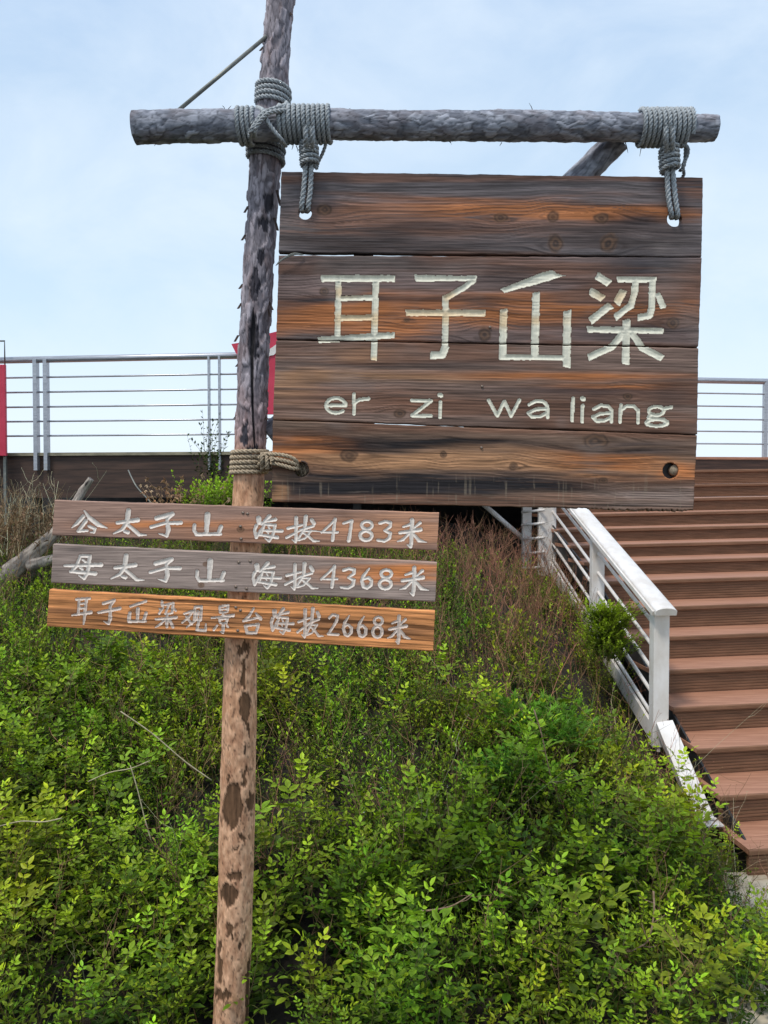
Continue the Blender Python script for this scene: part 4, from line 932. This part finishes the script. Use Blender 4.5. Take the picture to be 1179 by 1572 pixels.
# ---------------------------------------------------------------- red things on the deck
rs1 = empty('red_signboard', tuple(P(-30, 700, 7.0)), 'red panel in a thin grey frame at the left end of the deck railing', 'sign')
mb = MB(); a = P(-90, 560, 6.95); b = P(10.5, 700, 6.95)
mb.box((a+b)/2, ((b[0]-a[0])/2, 0, 0), (0, .015, 0), (0, 0, (a[2]-b[2])/2)); mb.build('panel', M['red'], rs1, bevel=.004)
mb = MB(); t0 = P(-85, 523.5, 6.97); t1 = P(7, 523.5, 6.97); t2 = P(7.5, 562, 6.97); t3 = P(-85, 562, 6.97)
mb.tube([t3, t0, t1, t2], .008, 6); mb.build('frame', M['rod'], rs1, True)
for x_ in (-80, 6):
    mb = MB(); a = P(x_, 562, 6.995); mb.box((a[0], a[1], 1.9), (.012, 0, 0), (0, .012, 0), (0, 0, .75)); mb.build('frame_leg', M['rod'], rs1)
rs2 = empty('red_sculpture', tuple(P(420, 700, 6.70)), 'red cut-out sign with a curved pointed horn, half hidden behind pole and big sign', 'sign')
def cutout(pts, Y, th_, mat, par, name):
    n = len(pts); A_ = [P(x, y, Y) for x, y in pts]; mb = MB()
    mb.v = [tuple(p) for p in A_]+[tuple(p+A3(0, th_, 0)) for p in A_]
    mb.f = [list(range(n)), list(range(n, 2*n))[::-1]]+[[i, n+i, n+(i+1) % n, (i+1) % n] for i in range(n)]
    return mb.build(name, M[mat], par)
cutout([(355, 528), (375, 525), (395, 519), (412, 512), (440, 505), (480, 508), (510, 530), (515, 570), (500, 610), (470, 636), (440, 636), (408, 636), (402, 600), (400, 575), (385, 560), (372, 552), (362, 542)], 6.70, .03, 'red', rs2, 'panel')
cutout([(409, 541), (415, 535), (425, 528), (440, 524), (440, 531), (428, 538), (420, 545), (414, 546), (410, 552)], 6.69, .006, 'white', rs2, 'white_flash')
mb = MB(); a = P(440, 640, 6.74); mb.box((a[0], a[1], 2.15), (.03, 0, 0), (0, .02, 0), (0, 0, .20)); mb.build('stand', M['rod'], rs2)

# ---------------------------------------------------------------- vegetation
class TP:
    """template: leaf triangles and stem triangles with base colour"""
    def __init__(s): s.v = []; s.t = []; s.c = []; s.k = []      # k: 0 leaf, 1 stem
    def add(s, V, T, C, k):
        n = len(s.v); s.v += [tuple(q) for q in V]; s.t += [tuple(n+i for i in t) for t in T]
        s.c += [tuple(c) for c in C]; s.k += [k]*len(T)
    def leaf(s, base, d, up, ln, wd, col, fine=True, fold=.25, curl=.15):
        d = np.array(d, float); d /= np.linalg.norm(d); side = np.cross(d, up); nn = np.linalg.norm(side)
        side = side/nn if nn > 1e-6 else A3(1, 0, 0)
        up = np.cross(side, d); b = np.array(base, float); tip = b+d*ln-up*ln*curl
        mid = b+d*ln*.5-up*wd*fold*.3
        c2 = np.array(col)*1.12; c0 = np.array(col)*.82
        if fine:
            V = [b, b+d*ln*.28+side*wd*.42+up*wd*fold*.5, b+d*ln*.62+side*wd*.45+up*wd*fold*.4-up*ln*curl*.3, tip,
                 b+d*ln*.62-side*wd*.45+up*wd*fold*.4-up*ln*curl*.3, b+d*ln*.28-side*wd*.42+up*wd*fold*.5, mid]
            s.add(V, [(0, 1, 6), (1, 2, 6), (2, 3, 6), (3, 4, 6), (4, 5, 6), (5, 0, 6)], [c0, col, col, c2, col, col, c0], 0)
        else:
            V = [b, b+d*ln*.48+side*wd*.5+up*wd*fold, tip, b+d*ln*.48-side*wd*.5+up*wd*fold]
            s.add(V, [(0, 1, 2), (0, 2, 3)], [c0, col, c2, col], 0)
    def stem(s, pts, r0, r1, col):
        pts = [np.array(p, float) for p in pts]; n = len(pts); V = []; T = []
        for i, p in enumerate(pts):
            d = pts[min(i+1, n-1)]-pts[max(i-1, 0)]; d /= np.linalg.norm(d)+1e-9; u = np.cross(d, A3(.3, .9, .1)); u /= np.linalg.norm(u)+1e-9; v = np.cross(d, u)
            r = lerp(r0, r1, i/(n-1))
            for k in range(3): V.append(p+r*(math.cos(k*2.094)*u+math.sin(k*2.094)*v))
        for i in range(n-1):
            for k in range(3):
                a = i*3+k; b = i*3+(k+1) % 3; T += [(a, b, b+3), (a, b+3, a+3)]
        s.add(V, T, [col]*len(V), 1)
    def done(s): return np.array(s.v), np.array(s.t, np.int32), np.array(s.c), np.array(s.k)
R_ = random.Random(5)
LG = lambda t: lerp(A3(.012, .038, .004), A3(.36, .52, .022), np.clip(t, 0, 1.15)**1.5)       # mature, darkened further for shade inside the plants .. bright young
STG, STB, STR, STW = A3(.12, .13, .035), A3(.19, .12, .06), A3(.33, .155, .10), A3(.55, .48, .30)
def walk(p, d, n, step, wob, up=.0):
    p = np.array(p, float); d = np.array(d, float); d /= np.linalg.norm(d); out_ = [p.copy()]
    for i in range(n):
        d = d+np.array([R_.gauss(0, wob), R_.gauss(0, wob), R_.gauss(0, wob*.6)+up]); d /= np.linalg.norm(d); p = p+d*step; out_.append(p.copy())
    return out_
def compound(t, base, d, up, ln, lf, col, pairs):
    d = np.array(d, float); d /= np.linalg.norm(d); side = np.cross(d, up); side /= np.linalg.norm(side)+1e-9; u = np.cross(side, d)
    pts = [np.array(base)+d*ln*f-u*ln*.22*f*f for f in (0, .5, 1)]
    t.stem(pts, .0009, .0005, STG*1.2)
    for j in range(pairs):
        f = .30+.62*j/max(1, pairs-1)*.95; b = np.array(base)+d*ln*f-u*ln*.22*f*f
        for sg in (-1, 1):
            ld = d*.45+side*sg*.95+u*R_.uniform(-.1, .28); l_ = lf*(.75+.3*j/pairs)*R_.uniform(.85, 1.12)
            t.leaf(b, ld, u+A3(R_.uniform(-.25, .25), R_.uniform(-.25, .25), 0), l_, l_*.52, col*R_.uniform(.85, 1.15), True, .22, R_.uniform(0, .25))
    t.leaf(pts[-1], d-u*.25, u, lf*1.1, lf*.56, col*1.08, True, .2, .15)
def tpl_rose(h, lf, bright):
    t = TP(); lean = R_.uniform(0, .35); az = R_.uniform(0, 6.28)
    st = walk((0, 0, 0), (math.cos(az)*lean, math.sin(az)*lean, 1), 8, h/8, .09)
    t.stem(st, .0022, .0010, lerp(STB, STG, R_.random()))
    n = int(h/.024); a = R_.uniform(0, 6.28)
    for i in range(2, n+1):
        f = i/n; k = min(int(f*8), 7); p = lerp(st[k], st[k+1], f*8-k) if k < 8 else st[-1]
        a += 2.4+R_.uniform(-.3, .3); el = lerp(.25, 1.15, f**2)+R_.uniform(-.2, .2)
        d = (math.cos(a)*math.cos(el), math.sin(a)*math.cos(el), math.sin(el))
        sz = lerp(1.0, .62, f**2)
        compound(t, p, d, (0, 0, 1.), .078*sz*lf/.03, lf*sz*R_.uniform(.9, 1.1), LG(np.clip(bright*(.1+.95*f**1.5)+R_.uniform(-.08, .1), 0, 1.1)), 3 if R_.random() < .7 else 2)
    return t.done()
def tpl_small(h, lf, bright, dens=1.0):
    t = TP()
    for b_ in range(3):
        az = R_.uniform(0, 6.28); lean = R_.uniform(.05, .5)
        st = walk((R_.gauss(0, .015), R_.gauss(0, .015), 0), (math.cos(az)*lean, math.sin(az)*lean, 1), 4, h*R_.uniform(.7, 1.1)/4, .15)
        t.stem(st, .0014, .0006, lerp(STB, STG, R_.random()))
        n = int(17*dens); a = R_.uniform(0, 6.28)
        for i in range(2, n):
            f = i/n; k = min(int(f*4), 3); p = lerp(st[k], st[k+1], f*4-k); a += 2.4; el = R_.uniform(.0, .9)+.4*f
            d = (math.cos(a)*math.cos(el), math.sin(a)*math.cos(el), math.sin(el)); l_ = lf*R_.uniform(.7, 1.25)*lerp(1.1, .7, f)
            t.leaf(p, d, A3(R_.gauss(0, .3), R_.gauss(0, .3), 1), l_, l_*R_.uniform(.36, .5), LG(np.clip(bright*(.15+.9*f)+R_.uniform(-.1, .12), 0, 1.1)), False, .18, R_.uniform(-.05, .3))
        l_ = lf*.8
        for q in range(3): t.leaf(st[-1], (R_.gauss(0, .5), R_.gauss(0, .5), 1), (1, 0, 0), l_, l_*.4, LG(bright*1.05), False, .15, 0)
    return t.done()
def tpl_fern(h, bright):
    t = TP(); n = 9; 
    for i in range(n):
        a = i*2.4+R_.uniform(-.3, .3); el = R_.uniform(.35, 1.2)
        d = A3(math.cos(a)*math.cos(el), math.sin(a)*math.cos(el), math.sin(el)); st = walk((0, 0, 0), d, 5, h/5, .06, -.03)
        t.stem(st, .0014, .0007, STG)
        for k in range(2, 6):
            p = st[k]; dd = st[k]-st[k-1]; dd /= np.linalg.norm(dd); side = np.cross(dd, (0, 0, 1)); side /= np.linalg.norm(side)+1e-9
            for m_ in range(7):
                an = lerp(-1.35, 1.35, m_/6); l_ = .038*(1-.25*abs(an))*R_.uniform(.85, 1.15)
                t.leaf(p, dd*math.cos(an)+side*math.sin(an)+A3(0, 0, R_.uniform(-.1, .25)), (0, 0, 1.), l_, l_*.20, lerp(A3(.02, .085, .010), A3(.14, .33, .025), np.clip(bright*k/5+R_.uniform(-.1, .1), 0, 1)), False, .1, .15)
    return t.done()
def tpl_grass(h, col, n=9, spread=.5):
    t = TP()
    for i in range(n):
        a = R_.uniform(0, 6.28); d = A3(math.cos(a)*spread*R_.random(), math.sin(a)*spread*R_.random(), 1); d /= np.linalg.norm(d)
        hh = h*R_.uniform(.5, 1.1); w_ = R_.uniform(.0016, .0032); side = np.cross(d, (0, 0, 1)); side = A3(-d[1], d[0], 0)+A3(1e-3, 0, 0); side /= np.linalg.norm(side)
        p = A3(R_.gauss(0, .012), R_.gauss(0, .012), 0); V = []; cc = col*R_.uniform(.7, 1.3); dr = R_.uniform(.1, .9)
        for k in range(5):
            f = k/4; ww = w_*(1-f**1.5)+.0002; V += [p-side*ww, p+side*ww]; p = p+d*hh/4; d = d+A3(d[0], d[1], -dr*.5)*.45; d /= np.linalg.norm(d)
        T = [];
        for k in range(4): a_ = 2*k; T += [(a_, a_+1, a_+3), (a_, a_+3, a_+2)]
        t.add(V, T, [cc*(.8+.06*j) for j in range(10)], 0)
    return t.done()
def tpl_dry(h, col, branches=6, stiff=.10, r=.0014):
    t = TP(); az = R_.uniform(0, 6.28); lean = R_.uniform(0, .45)
    st = walk((0, 0, 0), (math.cos(az)*lean, math.sin(az)*lean, 1), 8, h/8, stiff)
    t.stem(st, r, r*.45, col*R_.uniform(.8, 1.2))
    for b in range(branches):
        k = R_.randint(2, 7); a = R_.uniform(0, 6.28); el = R_.uniform(.2, 1.1)
        br = walk(st[k], (math.cos(a)*math.cos(el), math.sin(a)*math.cos(el), math.sin(el)), 4, h*R_.uniform(.04, .09), .22, .05)
        t.stem(br, r*.6, r*.3, col*R_.uniform(.8, 1.25))
        if R_.random() < .6:
            for q in range(2): t.leaf(br[-1], (R_.gauss(0, 1), R_.gauss(0, 1), .5), (0, 0, 1.), .007, .004, col*R_.uniform(.9, 1.5), False)
    return t.done()
def tpl_brown(h):
    """withered stalk with crumpled brown leaves"""
    t = TP(); st = walk((0, 0, 0), (R_.gauss(0, .2), R_.gauss(0, .2), 1), 7, h/7, .12); t.stem(st, .0016, .0008, STB)
    for i in range(22):
        k = R_.randint(2, 7); l_ = R_.uniform(.012, .03); t.leaf(st[k], (R_.gauss(0, 1), R_.gauss(0, 1), R_.gauss(-.1, .6)), (R_.gauss(0, .5), R_.gauss(0, .5), 1), l_, l_*.45, lerp(A3(.14, .085, .05), A3(.30, .20, .12), R_.random()), False, .4, .5)
    return t.done()
def tpl_flower():
    t = TP()
    for k in range(5):
        a = k*1.257; t.leaf((0, 0, 0), (math.cos(a), math.sin(a), .35), (0, 0, 1.), .0042, .0036, A3(.72, .70, .66), False, .1, 0)
    return t.done()
T_rose = [tpl_rose(R_.uniform(.18, .46), R_.uniform(.026, .056), R_.uniform(.7, 1.05)) for _ in range(12)]
T_small = [tpl_small(R_.uniform(.22, .38), R_.uniform(.018, .036), R_.uniform(.45, 1.0), 1.0) for _ in range(14)]
T_fern = [tpl_fern(R_.uniform(.14, .22), 1.0) for _ in range(5)]
T_grass = [tpl_grass(R_.uniform(.24, .42), A3(.055, .125, .018), 12) for _ in range(6)]
T_straw = [tpl_grass(R_.uniform(.2, .4), A3(.38, .31, .18), 5, .6) for _ in range(4)]
T_dryr = [tpl_dry(R_.uniform(.28, .55), STR, 5, .08, .0017) for _ in range(8)]
T_dryb = [tpl_dry(R_.uniform(.22, .48), STB*1.3, 5, .09, .0017) for _ in range(8)]
T_dryw = [tpl_dry(R_.uniform(.25, .5), STW, 2, .05, .0013) for _ in range(5)]
T_brown = [tpl_brown(R_.uniform(.18, .34)) for _ in range(5)]
T_flower = [tpl_flower()]
def place(lst, tpls, pos, scale, tint, lean=.18):
    """append instances; pos (N,3)"""
    N_ = len(pos)
    if N_ == 0: return
    which = rs.randint(0, len(tpls), N_)
    for w_ in range(len(tpls)):
        m_ = which == w_
        if not m_.any(): continue
        V, T, C, K = tpls[w_]; p = pos[m_]; n = len(p); sc = scale[m_][:, None, None]; a = rs.uniform(0, 6.283, n)
        ca, sa = np.cos(a), np.sin(a); lx, ly = rs.normal(0, lean, n), rs.normal(0, lean, n)
        X = V[None, :, 0]*ca[:, None]-V[None, :, 1]*sa[:, None]+lx[:, None]*V[None, :, 2]
        Y = V[None, :, 0]*sa[:, None]+V[None, :, 1]*ca[:, None]+ly[:, None]*V[None, :, 2]
        Z = np.broadcast_to(V[None, :, 2], X.shape)
        W = np.stack([X, Y, Z], -1)*sc+p[:, None]
        tt = tint[m_][:, None, :]; Cc = C[None]*tt
        lst.append((W.reshape(-1, 3), (T[None]+(np.arange(n)*len(V))[:, None, None]).reshape(-1, 3), Cc.reshape(-1, 3), np.tile(K, n)))
def veg_obj(name, lst, mat, parent=None, sel=None):
    Vs, Ts, Cs = [], [], []; o_ = 0
    for V, T, C, K in lst:
        if sel is not None: T = T[K == sel]
        Vs.append(V); Ts.append(T+o_); Cs.append(C); o_ += len(V)
    V = np.concatenate(Vs); T = np.concatenate(Ts); C = np.concatenate(Cs)
    us, iv = np.unique(T, return_inverse=True)
    if parent is None: org = V[us].min(0)*A3(.5, .5, 1)+V[us].max(0)*A3(.5, .5, 0)
    else: org = None
    return obj(name, V[us], iv.reshape(-1, 3), M[mat], parent, C[us], smooth=False, origin=org)
def scatter(n, y0, y1, xpad=.25, fr=None):
    y = np.sqrt(rs.uniform(y0*y0, y1*y1, n)); x = rs.uniform(-1, 1, n)*(.53*y+.12)
    d = edge_x(y)-x; ok = (d > xpad*rs.rand(n)) & ~((y < 2.60) & (np.abs(x+.18*y) < .17))
    x, y = x[ok], y[ok]; z = ground(x, y)-.02; gx_, gy_ = to_px(x, y, z+.2)
    if fr is not None:
        k = rs.rand(len(x)) < fr(x, y, gx_, gy_); x, y, z, gx_, gy_ = x[k], y[k], z[k], gx_[k], gy_[k]
    return np.stack([x, y, z], 1), gx_, gy_
def pat(x, y, s, seed): return fbm(x*s, y*s, 0, 3, seed)
def G(cx, cy, sx_, sy_, X, Y): return np.exp(-((X-cx)/sx_)**2-((Y-cy)/sy_)**2)
def tints(pos, lo=.75, hi=1.25, yel=.25):
    n = len(pos); t = rs.uniform(lo, hi, (n, 1))*np.ones((n, 3)); k = rs.uniform(-1, 1, n)*yel*.5+yel*(pat(pos[:, 0], pos[:, 1], 2.2, 31)-.5)*1.5
    t[:, 0] *= 1+k; t[:, 2] *= 1-.5*k; return t
def hfac(pos):     # plants get lower close to the deck and along the stairs
    x, y = pos[:, 0], pos[:, 1]
    return (1-.30*sm(5.4, 6.7, y))*(lerp(1., .42+.58*sm(.05, .55, edge_x(y)-x), sm(3.1, 3.6, y)*sm(5.4, 4.8, y)*.95))*(.8+.2*sm(.0, .4, edge_x(y)-x))*(.7+.3*sm(2.25, 2.6, y))
# leafy wild-rose shoots, nearest the camera
L1 = []
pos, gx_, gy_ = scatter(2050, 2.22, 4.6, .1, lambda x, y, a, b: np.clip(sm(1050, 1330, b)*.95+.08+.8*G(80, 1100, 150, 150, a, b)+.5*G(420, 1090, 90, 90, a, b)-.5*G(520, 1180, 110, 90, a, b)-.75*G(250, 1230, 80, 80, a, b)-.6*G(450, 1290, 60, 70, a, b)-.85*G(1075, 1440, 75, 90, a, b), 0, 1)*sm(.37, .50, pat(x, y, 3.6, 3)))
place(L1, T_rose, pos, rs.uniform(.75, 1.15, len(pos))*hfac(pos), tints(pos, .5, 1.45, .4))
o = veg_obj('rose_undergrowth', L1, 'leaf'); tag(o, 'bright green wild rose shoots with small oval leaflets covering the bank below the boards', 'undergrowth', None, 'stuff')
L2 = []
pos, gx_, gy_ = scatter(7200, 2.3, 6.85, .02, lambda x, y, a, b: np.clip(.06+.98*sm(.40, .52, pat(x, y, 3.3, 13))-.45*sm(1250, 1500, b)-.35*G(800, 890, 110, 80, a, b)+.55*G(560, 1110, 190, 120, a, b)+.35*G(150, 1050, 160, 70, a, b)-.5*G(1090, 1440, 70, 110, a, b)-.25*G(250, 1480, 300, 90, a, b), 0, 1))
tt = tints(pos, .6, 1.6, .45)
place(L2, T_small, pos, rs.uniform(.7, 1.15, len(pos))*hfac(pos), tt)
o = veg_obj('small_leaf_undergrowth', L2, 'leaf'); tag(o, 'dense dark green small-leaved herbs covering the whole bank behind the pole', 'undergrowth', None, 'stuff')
L3 = []
pos, gx_, gy_ = scatter(2300, 2.5, 6.8, 0, lambda x, y, a, b: np.clip(.12+1.0*G(1080, 1430, 90, 130, a, b)+.6*G(60, 930, 90, 60, a, b)+.5*G(1000, 1250, 60, 60, a, b)+.03*G(500, 950, 300, 60, a, b), 0, 1))
place(L3, T_grass, pos, rs.uniform(.55, 1.0, len(pos))*hfac(pos)*1.05, tints(pos, .55, 1.2, .3))
o = veg_obj('grass', L3, 'leaf'); tag(o, 'long dark green grass blades along the bottom right edge of the bank', 'grass', None, 'stuff')
L4 = []
pos, gx_, gy_ = scatter(3800, 3.0, 6.8, 0, lambda x, y, a, b: np.clip(.07+.95*G(790, 860, 150, 110, a, b)+.3*G(760, 990, 140, 80, a, b)+.25*G(1000, 1240, 60, 80, a, b)+.3*G(600, 830, 150, 60, a, b), 0, 1))
place(L4, T_dryr, pos, rs.uniform(.75, 1.25, len(pos)), tints(pos, .7, 1.4, .1))
pos, gx_, gy_ = scatter(2300, 2.5, 6.8, 0, lambda x, y, a, b: np.clip(.20+.40*sm(.4, .6, pat(x, y, 2.0, 43))+.5*G(740, 930, 160, 120, a, b)+.3*G(80, 900, 90, 60, a, b), 0, 1))
place(L4, T_dryb, pos, rs.uniform(.8, 1.25, len(pos)), tints(pos, .6, 1.2, .1))
pos, gx_, gy_ = scatter(420, 2.6, 6.0, 0, lambda x, y, a, b: np.clip(.12+.6*G(240, 1180, 80, 90, a, b)+.2*G(700, 1250, 120, 100, a, b), 0, 1))
place(L4, T_dryw+T_straw, pos, rs.uniform(.8, 1.2, len(pos)), tints(pos, .6, 1.0, .1), .5)
pos, gx_, gy_ = scatter(800, 2.6, 6.6, 0, lambda x, y, a, b: np.clip(.10+.35*sm(.45, .6, pat(x, y, 1.7, 53))+.3*G(800, 900, 120, 60, a, b), 0, 1))
place(L4, T_brown, pos, rs.uniform(.6, .95, len(pos)), tints(pos, .7, 1.1, .1))
o = veg_obj('dry_stalks', L4, 'dry'); tag(o, 'dry reddish brown and straw coloured stalks standing among the green herbs', 'dry stalks', None, 'stuff')
L5 = []
pos, gx_, gy_ = scatter(900, 2.8, 5.0, .1, lambda x, y, a, b: np.clip(.05+.6*G(540, 1180, 130, 100, a, b)+.3*G(640, 1290, 60, 40, a, b), 0, 1))
pos[:, 2] += rs.uniform(.17, .34, len(pos)); place(L5, T_flower, pos, rs.uniform(.5, 1.0, len(pos)), np.ones((len(pos), 3)))
o = veg_obj('tiny_flowers', L5, 'leaf'); tag(o, 'scattered tiny white flowers among the dark herbs right of the pole', 'flowers', None, 'stuff')
# individual plants one can point at
def shrub(name, lab, cat, px, py_top, Y, tpl, n, rad, sc, tl=1.0, zb=None, lean=.25, mats=('leaf', 'dry'), group=None, hgt=.3, parts=('foliage', 'stems')):
    c = P(px, py_top, Y); zb = float(ground(c[0], Y)) if zb is None else zb
    pos = np.stack([c[0]+rs.normal(0, rad, n), Y+rs.normal(0, rad, n), np.full(n, zb)], 1)
    if hgt: pos[:, 2] = np.maximum(zb, c[2]-sc*hgt+rs.uniform(-.05, .0, n))
    root = empty(name, (c[0], Y, zb), lab, cat, group)
    L_ = []; place(L_, tpl, pos, rs.uniform(.8, 1.1, n)*sc, tints(pos, .85*tl, 1.15*tl, .2), lean)
    q_ = veg_obj(parts[0], L_, mats[0], root, 0); q_['kind'] = 'stuff'; q_ = veg_obj(parts[1], L_, mats[1], root, 1); q_['kind'] = 'stuff'; return root
T_bush = [tpl_small(R_.uniform(.14, .18), .036, .8, .9) for _ in range(5)]
c = P(930, 955, 4.75)
root = empty('round_bush', tuple(P(925, 1010, 4.9)), 'small round dark green bush growing through the white stair railing', 'bush')
L_ = []; n = 190; pos = np.stack([c[0]+rs.normal(0, .05, n), c[1]+rs.normal(0, .06, n), c[2]-.08+rs.uniform(-.17, .10, n)], 1)
place(L_, T_bush, pos, rs.uniform(.55, .8, n), tints(pos, .8, 1.3, .1), .6)
veg_obj('foliage', L_, 'leaf', root, 0); veg_obj('stems', L_, 'dry', root, 1)
for (lab, px, py, Y, n, sc) in [('largest feathery bright green plant, in the middle of the bank below the bush', 830, 1075, 3.9, 14, 1.1),
        ('smaller feathery green plant with narrow leaves just below the other feathery one', 790, 1150, 3.55, 6, .9),
        ('feathery green clump nearest the railing\'s lowest post', 905, 1120, 4.1, 6, .9)]:
    shrub('feathery_plant', lab, 'plant', px, py, Y, T_fern, n, .09 if n > 8 else .06, sc, 1.05, hgt=.16, group='feathery narrow-leaved plants')
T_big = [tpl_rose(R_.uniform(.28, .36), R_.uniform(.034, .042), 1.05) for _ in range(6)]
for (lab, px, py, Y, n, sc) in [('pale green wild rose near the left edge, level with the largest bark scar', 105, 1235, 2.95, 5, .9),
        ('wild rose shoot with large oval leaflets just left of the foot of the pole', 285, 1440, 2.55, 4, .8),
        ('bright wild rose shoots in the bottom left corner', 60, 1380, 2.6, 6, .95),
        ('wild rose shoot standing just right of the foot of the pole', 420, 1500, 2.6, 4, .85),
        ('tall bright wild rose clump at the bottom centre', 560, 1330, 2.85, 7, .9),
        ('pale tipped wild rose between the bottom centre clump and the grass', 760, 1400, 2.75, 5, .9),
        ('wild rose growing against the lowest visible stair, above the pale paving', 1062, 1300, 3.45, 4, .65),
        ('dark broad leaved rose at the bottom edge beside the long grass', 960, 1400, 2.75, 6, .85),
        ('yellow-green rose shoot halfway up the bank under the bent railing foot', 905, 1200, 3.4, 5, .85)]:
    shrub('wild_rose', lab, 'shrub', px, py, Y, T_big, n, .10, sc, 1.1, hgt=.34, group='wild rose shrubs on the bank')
shrub('green_bush', 'light green leafy bush between the deck fascia and the pole', 'bush', 335, 725, 6.2, [tpl_small(.3, .03, 1.0, 1.3) for _ in range(4)], 60, .15, 1.2, 1.1, hgt=.30)
shrub('dried_flower_shrub', 'shrub with pale pinkish dried flower heads in front of the deck fascia', 'shrub', 272, 728, 6.1, [tpl_brown(.3) for _ in range(3)], 34, .10, 1.3, 2.3, hgt=.32, mats=('dry', 'dry'), parts=('dried_heads', 'stems'))
shrub('tall_twig', 'tall thin twig with sparse dark leaves seen against the sky by the railing', 'plant', 335, 635, 6.45, [tpl_small(.42, .034, .25, .8) for _ in range(3)], 8, .07, 1.35, .7, hgt=.42)
shrub('dry_brush', 'tangle of dry brown brush at the left edge under the deck', 'brush', 22, 735, 6.1, T_dryb+T_brown+T_dryw, 190, .19, 1.35, 1.25, hgt=.42, mats=('dry', 'dry'), parts=('withered_leaves', 'stems'))
# driftwood
def drift_kind(x, y, z, s, arc, TH, seed):
    fl = fbm(s*12, arc*60, 0, 4, seed); kn = fbm(s*9, arc*12, 0, 3, seed+2)
    c = lerp(A3(.22, .19, .165), A3(.50, .43, .36), sm(.3, .7, fl)[..., None]); c = lerp(c, A3(.03, .025, .022), sm(.66, .72, kn)[..., None])
    return .012*(kn-.5)*2+.003*(fl-.5), c
dr = empty('driftwood', tuple(P(60, 850, 6.0)), 'bleached crooked log leaning from the grass up against the deck at the left', 'log')
timber('trunk', dr, [P(-20, 900, 5.9), P(15, 880, 5.95), P(50, 850, 6.0), P(85, 818, 6.05), P(112, 780, 6.1), P(128, 752, 6.15), P(140, 735, 6.15)], [.075, .075, .065, .045, .036, .034, .026], 40, .012, drift_kind, 5, M['bark'])
timber('branch', dr, [P(45, 868, 5.95), P(70, 862, 5.92), P(95, 850, 5.9)], [.05, .04, .02], 24, .012, drift_kind, 9, M['bark'])
cb = MB(); cb.tube(spline([P(197, 722, 6.6), P(203, 735, 6.5), P(212, 750, 6.45), P(235, 775, 6.4)], 6), .006, 6)
tag(cb.build('loose_cable', M['rod'], None, True), 'thin pale cable drooping from the deck fascia above the boards', 'cable')
# long pale stalks lying across the herbs, and woody twigs
for i, (a, b, Y, r_, mt, lab) in enumerate([((185, 1092), (325, 1198), 3.25, .0028, 'dryw', 'long pale straw stalk slanting down to the right left of the pole'), ((135, 1200), (230, 1168), 3.2, .0026, 'dryw', 'pale straw stalk rising gently to the right left of the pole'),
        ((200, 1175), (232, 1290), 3.1, .0024, 'dryw', 'pale upright straw stalk crossing the others left of the pole'), ((0, 1268), (95, 1256), 2.9, .0026, 'dryw', 'pale level stalk at the left edge'),
        ((685, 1500), (690, 1572), 2.55, .0026, 'dryw', 'single pale stalk standing at the bottom edge near the centre')]):
    cb = MB(); A_ = P(*a, Y); B_ = P(*b, Y-.06); cb.tube(spline([A_, lerp(A_, B_, .35)+A3(0, 0, .008), lerp(A_, B_, .7)-A3(0, 0, .005), B_], 4), r_, 5)
    tag(cb.build('straw_stalk', M['straw'] if 'straw' in M else M.setdefault('straw', noise_mat('straw', (.30, .26, .15), (.48, .42, .27), (40, 40, 40), .8)), None, True), lab, 'stalk', 'fallen straw stalks')
for (pts, Y, r_, lab) in [([(1003, 1368), (1004, 1400), (997, 1440), (985, 1452), (965, 1462)], 2.75, .004, 'bare crooked twig hanging over the dark grass at the bottom right'),
        ([(640, 1400), (690, 1392), (725, 1372)], 2.7, .0035, 'pale bare twig lying level in the rose leaves at the bottom centre'),
        ([(1075, 1300), (1090, 1270), (1115, 1245), (1135, 1238)], 3.5, .0035, 'bare reddish twig sticking up by the foot of the railing'),
        ([(820, 1090), (832, 1130), (845, 1190), (862, 1240)], 3.45, .0035, 'reddish woody twig running down beside the feathery plants')]:
    p_ = [P(a, b, Y-.02*i) for i, (a, b) in enumerate(pts)]; cb = MB(); q_ = spline(p_, 5); cb.tube(q_, [lerp(r_, r_*.5, i/len(q_)) for i in range(len(q_))], 6)
    for k in range(3, len(q_)-1, 4):
        d_ = A3(R_.gauss(0, 1), R_.gauss(0, .5), R_.gauss(.3, .6)); d_ /= np.linalg.norm(d_); cb.tube([q_[k], q_[k]+d_*.03, q_[k]+d_*.055+A3(0, 0, .01)], [r_*.5, r_*.4, r_*.2], 4)
    tag(cb.build('bare_twig', M['twig'] if 'twig' in M else M.setdefault('twig', noise_mat('twig', (.16, .09, .05), (.34, .24, .16), (60, 60, 60), .85)), None, True), lab, 'twig', 'bare twigs on the bank')
# ---------------------------------------------------------------- paving by the stair foot
pv = empty('stone_path', (1.9, 3.2, -.17), 'pale stone paving at the bottom right beside the stairs', 'path')
pv['kind'] = 'structure'; del pv['label']; del pv['category']
rows = [(.9, 1.45), (1.46, 2.0), (2.01, 2.55), (2.56, 3.0), (3.01, 3.42), (3.43, 3.78)]
for (y0, y1) in rows:
    x = float(edge_x(y0))-.35+rs.uniform(-.1, 0)
    while x < 3.6:
        w_ = rs.uniform(.35, .6); f_ = MB(); z_ = -.135+rs.uniform(-.006, .006)
        j = lambda: rs.uniform(-.012, .012)
        cs_ = [(x+j(), y0+j()), (x+w_-.015+j(), y0+j()), (x+w_-.015+j(), y1-.012+j()), (x+j(), y1-.012+j())]
        f_.box8([(a, b, z_-.05) for a, b in cs_]+[(a, b, z_) for a, b in cs_]); f_.build('paving_stone', M['stone'], pv, bevel=.006); x += w_
